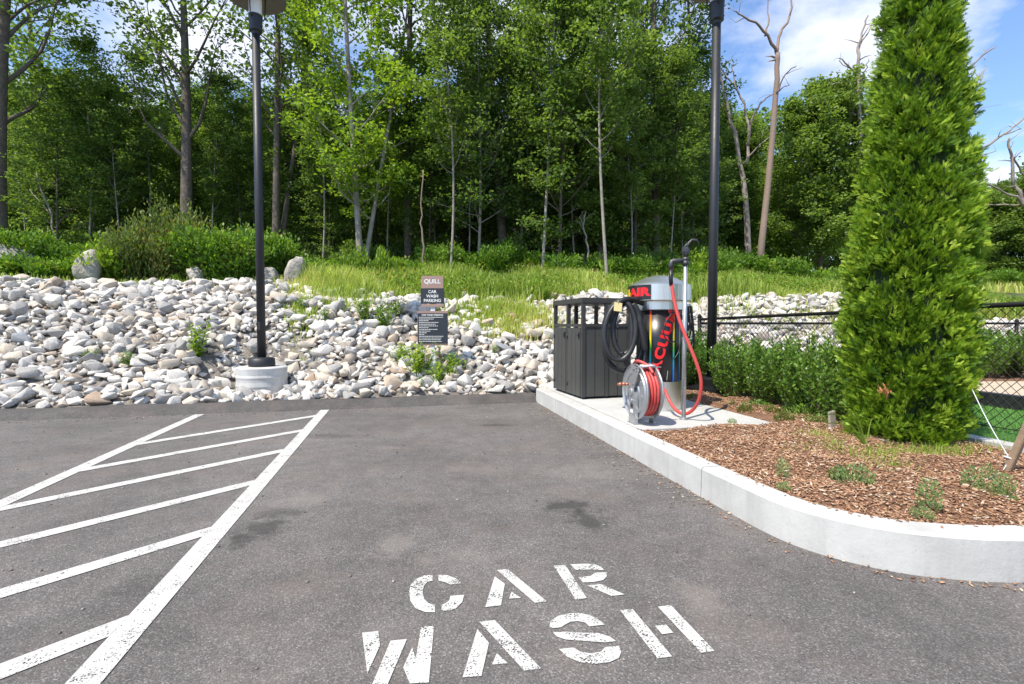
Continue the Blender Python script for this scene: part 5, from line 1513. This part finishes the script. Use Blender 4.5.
corrugated('hose_coil', P, .030, t)
nz = [(633, 304, 5.34), (638, 312, 5.33), (641, 328, 5.32), (644, 344, 5.31), (645.5, 350, 5.31)]
P = [p - off for p in pxpath(nz, 6)]; b = MB(); n = len(P); b.tube(P, [.030 if i < n * .35 else (.036 if i < n * .6 else .034 - .010 * (i - n * .6) / (n * .4)) for i in range(n)], 14); b.build('nozzle', M['rubber'], t)
b = MB(); q = D(618, 307, 5.26) - off; b.box(q, (.085, .004, .10), Matrix.Rotation(R(8), 3, 'Y') @ Matrix.Rotation(R(-20), 3, 'X'), bev=.002); b.tube([q + Vector((0, 0, .05)), q + Vector((.01, .04, .075))], .003, 5); b.build('tag', M['tag'], t)['label'] = 'tan paper tag tied to hose'
b = MB()
P = [p - off for p in pxpath([(621, 352, 5.30), (628, 366, 5.3), (636, 378, 5.32), (642, 372, 5.36), (645, 352, 5.40), (645, 330, 5.42)], 10)]
corrugated('hose_tail', P, .028, t)

# galvanised standpipe with red hose
def standpipe():
    base = G(683.5, 419.5, .203); Y = base.y
    t = thing('standpipe', 'slim galvanised standpipe with a dark valve and elbow on top beside the station', 'pipe', base)
    zt = D(683.5, 262, Y).z - base.z
    b = MB(); b.tube([(0, 0, 0), (0, 0, zt)], .021, 16); b.build('pipe', M['galv'], t)
    b = MB(); b.lathe([(0, 0), (.045, 0), (.045, .006), (.025, .012), (.025, .03), (0, .03)], n=16); b.build('floor_flange', M['galv'], t)
    dx = D(671, 262, Y).x - base.x
    b = MB(); P = [(0, 0, zt - .03), (0, 0, zt + .01)]
    b.tube(P, .032, 14); b.tube([(0, 0, zt + .01), (0, 0, zt + .045)], .028, 12)
    b.tube([(.0, 0, zt + .012), (dx * .7, 0, zt + .012), (dx * .95, 0, zt + .004), (dx, 0, zt - .03), (dx, 0, zt - .07)], [.024, .023, .026, .026, .024], 12); b.build('elbow', M['iron'], t)
    b = MB(); b.tube([(dx, 0, zt - .07), (dx, 0, zt - .10)], .017, 10); b.build('brass_nipple', M['brass'], t)
    b = MB(); b.tube([(0, 0, zt + .045), (0, 0, zt + .09), (.01, 0, zt + .14)], [.020, .033, .026], 12)
    b.box((-.018, -.02, zt + .115), (.05, .03, .05), bev=.008)
    b.tube([(.01, 0, zt + .13), (.03, 0, zt + .185), (.06, 0, zt + .215), (.10, 0, zt + .215), (.13, 0, zt + .19)], [.014, .013, .012, .011, .008], 10)
    b.tube([(-.02, 0, zt + .13), (.0, 0, zt + .16), (.02, 0, zt + .185)], .009, 8); b.build('valve', M['iron'], t)
    # red hose
    h = thing('air_hose', 'red rubber hose hanging in a long loop from the standpipe to the station', 'hose', base + Vector((dx, 0, zt - .1)))
    off = h.location.copy()
    b = MB(); b.tube([(0, 0, .02), (0, 0, -.06), (.005, 0, -.13)], [.020, .021, .019], 12); b.build('strain_relief', M['rubber'], h)
    pts = [(671.6, 284, Y), (674, 300, Y - .03), (680, 322, Y - .08), (688, 342, Y - .13), (696, 362, Y - .17), (700.5, 377, Y - .18), (701, 390, Y - .17), (698, 402, Y - .13), (692, 410.5, Y - .06), (684.5, 414, Y + .02), (677, 411, Y + .12), (671, 403.5, Y + .22), (667, 395, Y + .30), (664.5, 390, Y + .36), (662.5, 389, Y + .40)]
    b = MB(); b.tube([p - off for p in pxpath(pts, 8)], .0165, 14); b.build('hose', M['red_hose'], h)
standpipe()

# thin black air line looped on the station
t = thing('air_line', 'thin dark air line looped round the front and right side of the station', 'hose', D(668, 320, 5.3))
off = t.location.copy()
b = MB(); b.tube([p - off for p in pxpath([(673, 312, 5.34), (667, 320, 5.30), (663.5, 331, 5.28), (666, 339, 5.28), (671, 342.5, 5.30), (675, 341, 5.34)], 8)], .007, 8)
b.tube([p - off for p in pxpath([(673, 312, 5.34), (680, 316, 5.36), (682, 330, 5.38), (679, 350, 5.36), (675, 358, 5.33)], 8)], .007, 8); b.build('front_loop', M['rubber'], t)
b = MB()
for k, (x0, x1, y1) in enumerate([(685, 690, 338), (686, 692, 346), (684, 693, 352), (686, 689, 330)]):
    b.tube([p - off for p in pxpath([(x0, 304, 5.55), (x0 + 1, 320, 5.56), (x0 + 1, y1 - 8, 5.57), ((x0 + x1) / 2 + 1, y1, 5.58), (x1 + 1, y1 - 8, 5.6), (x1, 322, 5.6), (x1 - 2, 306, 5.6)], 8)], .010, 8)
b.build('hanging_loops', M['rubber'], t)
b = MB(); b.tube([p - off for p in [D(685, 306, 5.50), D(690, 305, 5.62)]], .014, 8); b.build('hook', M['steel'], t)

# ------------------------------------------------------------------ HOSE REEL
def reel():
    ctr = D(635, 391.5, 4.74); u, v = UV(ctr.x, ctr.y); base = W(u + .075, v, .203)
    t = thing('hose_reel', 'silver hose reel wound with red hose standing on the front of the pad', 'hose reel', base, ANG)
    zc = ctr.z - .203; RR = .262; hw = .072
    for sx in (-1, 1):
        d = MB(); x = sx * hw
        prof = [(.035, 0), (.05, -.012), (.09, -.014), (.10, -.004), (.17, -.004), (.18, -.012), (.205, -.012), (.215, 0), (.248, 0), (.262, -.012), (.266, -.004), (.262, .006), (.25, .004), (.04, .004)]
        d.lathe([(r, x - z * (-sx) * -1 if False else x + sx * (-z)) for r, z in prof], (0, 0, zc), 44, 'x', smooth=False)
        o = d.build('side_disc', M['silver'], t)
        h = MB()
        for k in range(6):
            a = k * PI / 3 + .3; h.lathe([(0, x + sx * .006), (.024, x + sx * .006), (.026, x + sx * .0), (0, x)], (0, .135 * math.cos(a), zc + .135 * math.sin(a)), 14, 'x')
        h.build('disc_embossing', M['silver'], o)
    h = MB(); h.lathe([(.09, -hw + .004), (.09, hw - .004)], (0, 0, zc), 28, 'x', True); h.tube([(-hw - .05, 0, zc), (hw + .03, 0, zc)], .022, 14); h.build('hub', M['silver'], t)
    # wound hose
    h = MB(); rg = random.Random(9)
    P = []
    for layer in range(5):
        r = .112 + layer * .0275; m = 4
        for k in range(m):
            x0 = (-hw + .024 + k * (2 * hw - .048) / (m - 1)) * (1 if layer % 2 == 0 else -1)
            for j in range(26):
                a = 2 * PI * j / 26; P.append(Vector((x0 + rg.gauss(0, .0012) + (0.0 if j < 20 else (j - 20) / 6 * ((2 * hw - .048) / (m - 1)) * (1 if layer % 2 == 0 else -1)) * (k < m - 1), math.cos(a) * (r + rg.gauss(0, .0012)), zc + math.sin(a) * (r + rg.gauss(0, .001)))))
    P = [Vector((max(-hw + .016, min(hw - .016, p.x)), p.y, p.z)) for p in P]
    h.tube(P, .0145, 8); h.build('wound_hose', M['red_hose'], t)
    # pedestal: pressed steel arm standing outside the near disc
    x0 = -hw - .042
    arm = [(-.075, 0), (.045, 0), (.045, .02), (.035, .12), (.02, zc - .06), (.03, zc + .02), (-.06, zc + .19), (-.085, zc + .235), (-.12, zc + .225), (-.135, zc + .19), (-.045, zc + .02), (-.07, zc - .08), (-.075, .12)]
    p = MB(); p.prism(arm, x0, x0 + .006, 'yz')
    p.prism([(-.081, 0), (-.075, 0), (-.069, zc - .08), (-.050, zc + .0), (-.056, zc + .0), (-.075, zc - .08)], x0, x0 + .032, 'yz')
    p.prism([(.045, 0), (.051, 0), (.041, .12), (.026, zc - .06), (.020, zc - .06), (.035, .12)], x0, x0 + .032, 'yz')
    ps = p.build('pedestal', M['silver'], t)
    q = MB(); q.lathe([(0, x0 - .014), (.030, x0 - .014), (.038, x0 - .006), (.038, x0 - .001), (0, x0 - .001)], (0, 0, zc), 20, 'x')
    q.lathe([(0, x0 - .010), (.018, x0 - .010), (.02, x0 - .001), (0, x0 - .001)], (0, -.008, zc - .085), 14, 'x')
    q.build('bearing_cap', M['silver'], ps)
    for y, z in ((-.105, zc + .21), (-.04, zc + .08), (-.05, .1)):
        q = MB(); q.lathe([(0, x0 - .007), (.008, x0 - .007), (.009, x0 - .001), (0, x0 - .001)], (0, y, z), 8, 'x'); q.build('bolt', M['silver'], ps)
    q = MB(); q.box((x0 - .002, -.015, .17), (.003, .045, .035)); q.build('warning_label', M['sign_black'], ps)
    q = MB(); q.box((x0 - .002, -.015, .12), (.003, .05, .03)); q.build('warning_label', M['sign_white'], ps)
    f = MB(); f.box((0.0, -.015, .004), (2 * hw + .10, .16, .008), bev=.002); f.build('base_plate', M['silver'], t)
    p = MB(); p.prism([(-.05, .008), (.04, .008), (.02, zc), (-.02, zc)], hw + .022, hw + .028, 'yz'); p.build('rear_support', M['silver'], t)
    # guide arm and rollers on top
    g_ = MB(); g_.prism([(-.10, zc + .205), (-.085, zc + .235), (.03, zc + .265), (.03, zc + .24)], x0 + .006, x0 + .014, 'yz')
    g_.box((.005, -.10, zc + .238), (2 * hw + .11, .03, .008)); g_.build('guide_arm', M['silver'], t)
    for y in (-.125, -.075):
        r_ = MB(); r_.tube([(-hw + .01, y, zc + .252), (hw - .01, y, zc + .252)], .010, 10); r_.build('guide_roller', M['white_paint'], t)
    # hose end rising over the top and down the far side
    e = MB(); P = catmull([(-.03, .10, zc + .22), (-.06, .02, zc + .29), (-.05, -.08, zc + .31), (.0, -.14, zc + .285), (.03, -.20, zc + .20), (.035, -.235, zc + .10), (.02, -.24, zc - .02), (-.02, -.20, zc - .14)], 8)
    P = catmull([(.05, .20, zc + .10), (.02, .14, zc + .20), (-.04, .06, zc + .275), (-.05, -.03, zc + .29), (.0, -.10, zc + .255), (.02, -.17, zc + .19)], 8)
    e.tube(P, .0145, 10); e.build('hose_end', M['red_hose'], t)
    k = MB(); k.tube([(-hw - .05, .10, zc + .06), (-hw - .085, .11, zc + .06)], [.014, .018], 12); k.tube([(-hw - .02, .10, zc + .06), (-hw - .055, .10, zc + .06)], .012, 10)
    k.tube([(-hw - .085, .11, zc + .06), (-hw - .12, .14, zc + .055)], [.02, .013], 12); k.build('inlet_coupling', M['brass'], t)
reel()

# ------------------------------------------------------------------ STAKE, ROPE, MARKER
p0 = G(1006, 474, .2); p1 = D(1034, 412, p0.y - .12)
t = thing('wooden_stake', 'weathered wooden stake leaning right in the mulch at the frame edge', 'stake', p0)
d = (p1 - p0); rot = d.to_track_quat('Z', 'Y').to_matrix()
b = MB(); b.box(d * .42, (.038, .038, d.length * 1.25), rot, bev=.004); b.build('post', M['wood'], t)
r0_ = D(972, 389, 3.62); r1_ = D(1010, 459, p0.y - .02)
b = MB(); P = [r0_.lerp(r1_, k / 12) - Vector((0, 0, .02 * math.sin(PI * k / 12))) for k in range(13)]; b.tube(P, .0030, 8)
ctr = r1_
ring = [ctr + Vector((.034 * math.cos(a), .034 * math.sin(a), -.012 * math.cos(a))) + Vector((.012, .012, 0)) for a in np.linspace(0, 2 * PI * 2, 30)]
b.tube(ring, .005, 6)
b.tube([ctr, G(1002, 472, .215), G(985, 480, .215)], .003, 6)
b.v = [tuple(Vector(q) - ctr) for q in b.v]; o = b.build('guy_rope', M['rope']); o.location = ctr
tag(o, 'pale guy rope stretched from the arborvitae down to the wooden stake', 'rope')
p0 = G(832, 432, .2)
t = thing('wooden_marker', 'short grey wooden marker with pale tape left of the arborvitae', 'marker', p0, .4)
b = MB(); b.box((0, 0, .085), (.075, .022, .20), Matrix.Rotation(R(-8), 3, 'Y'), bev=.004); b.build('board', M['wood_grey'], t)
b = MB(); b.box((0.006, 0, .035), (.082, .028, .02), Matrix.Rotation(R(-8), 3, 'Y'), bev=.003); b.build('tape', M['white_paint'], t)['label'] = 'pale tape wrapped round foot of marker'

# ------------------------------------------------------------------ LIGHT AND SKY
EL, AZ = R(58), R(226)       # azimuth clockwise from +Y
w = bpy.data.worlds.new("World"); SC.world = w; w.use_nodes = True; nt = w.node_tree; nt.nodes.clear()
out = nt.nodes.new('ShaderNodeOutputWorld'); bg = nt.nodes.new('ShaderNodeBackground'); nt.links.new(bg.outputs[0], out.inputs[0])
sky = nt.nodes.new('ShaderNodeTexSky'); sky.sky_type = 'NISHITA'; sky.sun_disc = False; sky.sun_elevation = EL; sky.sun_rotation = AZ
sky.air_density = 1.0; sky.dust_density = .6; sky.ozone_density = 1.6; sky.altitude = 50
gen = coords(nt, 'Generated')
sp = nt.nodes.new('ShaderNodeSeparateXYZ'); nt.links.new(gen, sp.inputs[0])
zz = mathn(nt, 'ADD', mathn(nt, 'MAXIMUM', sp.outputs[2], 0.0), .18)
cb = nt.nodes.new('ShaderNodeCombineXYZ')
nt.links.new(mathn(nt, 'DIVIDE', sp.outputs[0], zz), cb.inputs[0]); nt.links.new(mathn(nt, 'DIVIDE', sp.outputs[1], zz), cb.inputs[1]); cb.inputs[2].default_value = 3.7
n1 = noise(nt, cb.outputs[0], 1.25, 9, .56)
cl = ramp(nt, n1, [(.50, 0), (.61, .8), (.74, 1)])
shade = ramp(nt, noise(nt, cb.outputs[0], 2.6, 6, .6), [(.3, (4.2, 4.5, 5.3)), (.7, (6.2, 6.2, 6.5))])
skc = mixc(nt, 1.0, sky.outputs[0], (1.0, 1.10, 1.24), 'MULTIPLY')
nt.links.new(mixc(nt, cl, skc, shade), bg.inputs['Color'])
bg.inputs['Strength'].default_value = .145
sd = bpy.data.lights.new('sun', 'SUN'); sd.energy = 4.5; sd.angle = R(.53); sd.color = (1.0, .92, .79)
so = bpy.data.objects.new('sun', sd); COL.objects.link(so)
dirv = Vector((math.sin(AZ) * math.cos(EL), math.cos(AZ) * math.cos(EL), math.sin(EL)))
so.rotation_euler = dirv.to_track_quat('Z', 'Y').to_euler(); so.location = (0, -10, 30)

SC.view_settings.view_transform = 'Standard'; SC.view_settings.look = 'None'; SC.view_settings.exposure = 0.60; SC.view_settings.gamma = 1
SC.view_settings.use_curve_mapping = False
SC.render.engine = 'CYCLES'
SC.cycles.max_bounces = 8; SC.cycles.diffuse_bounces = 5; SC.cycles.glossy_bounces = 3; SC.cycles.transmission_bounces = 3; SC.cycles.transparent_max_bounces = 6
SC.cycles.use_denoising = True
SC.render.film_transparent = False
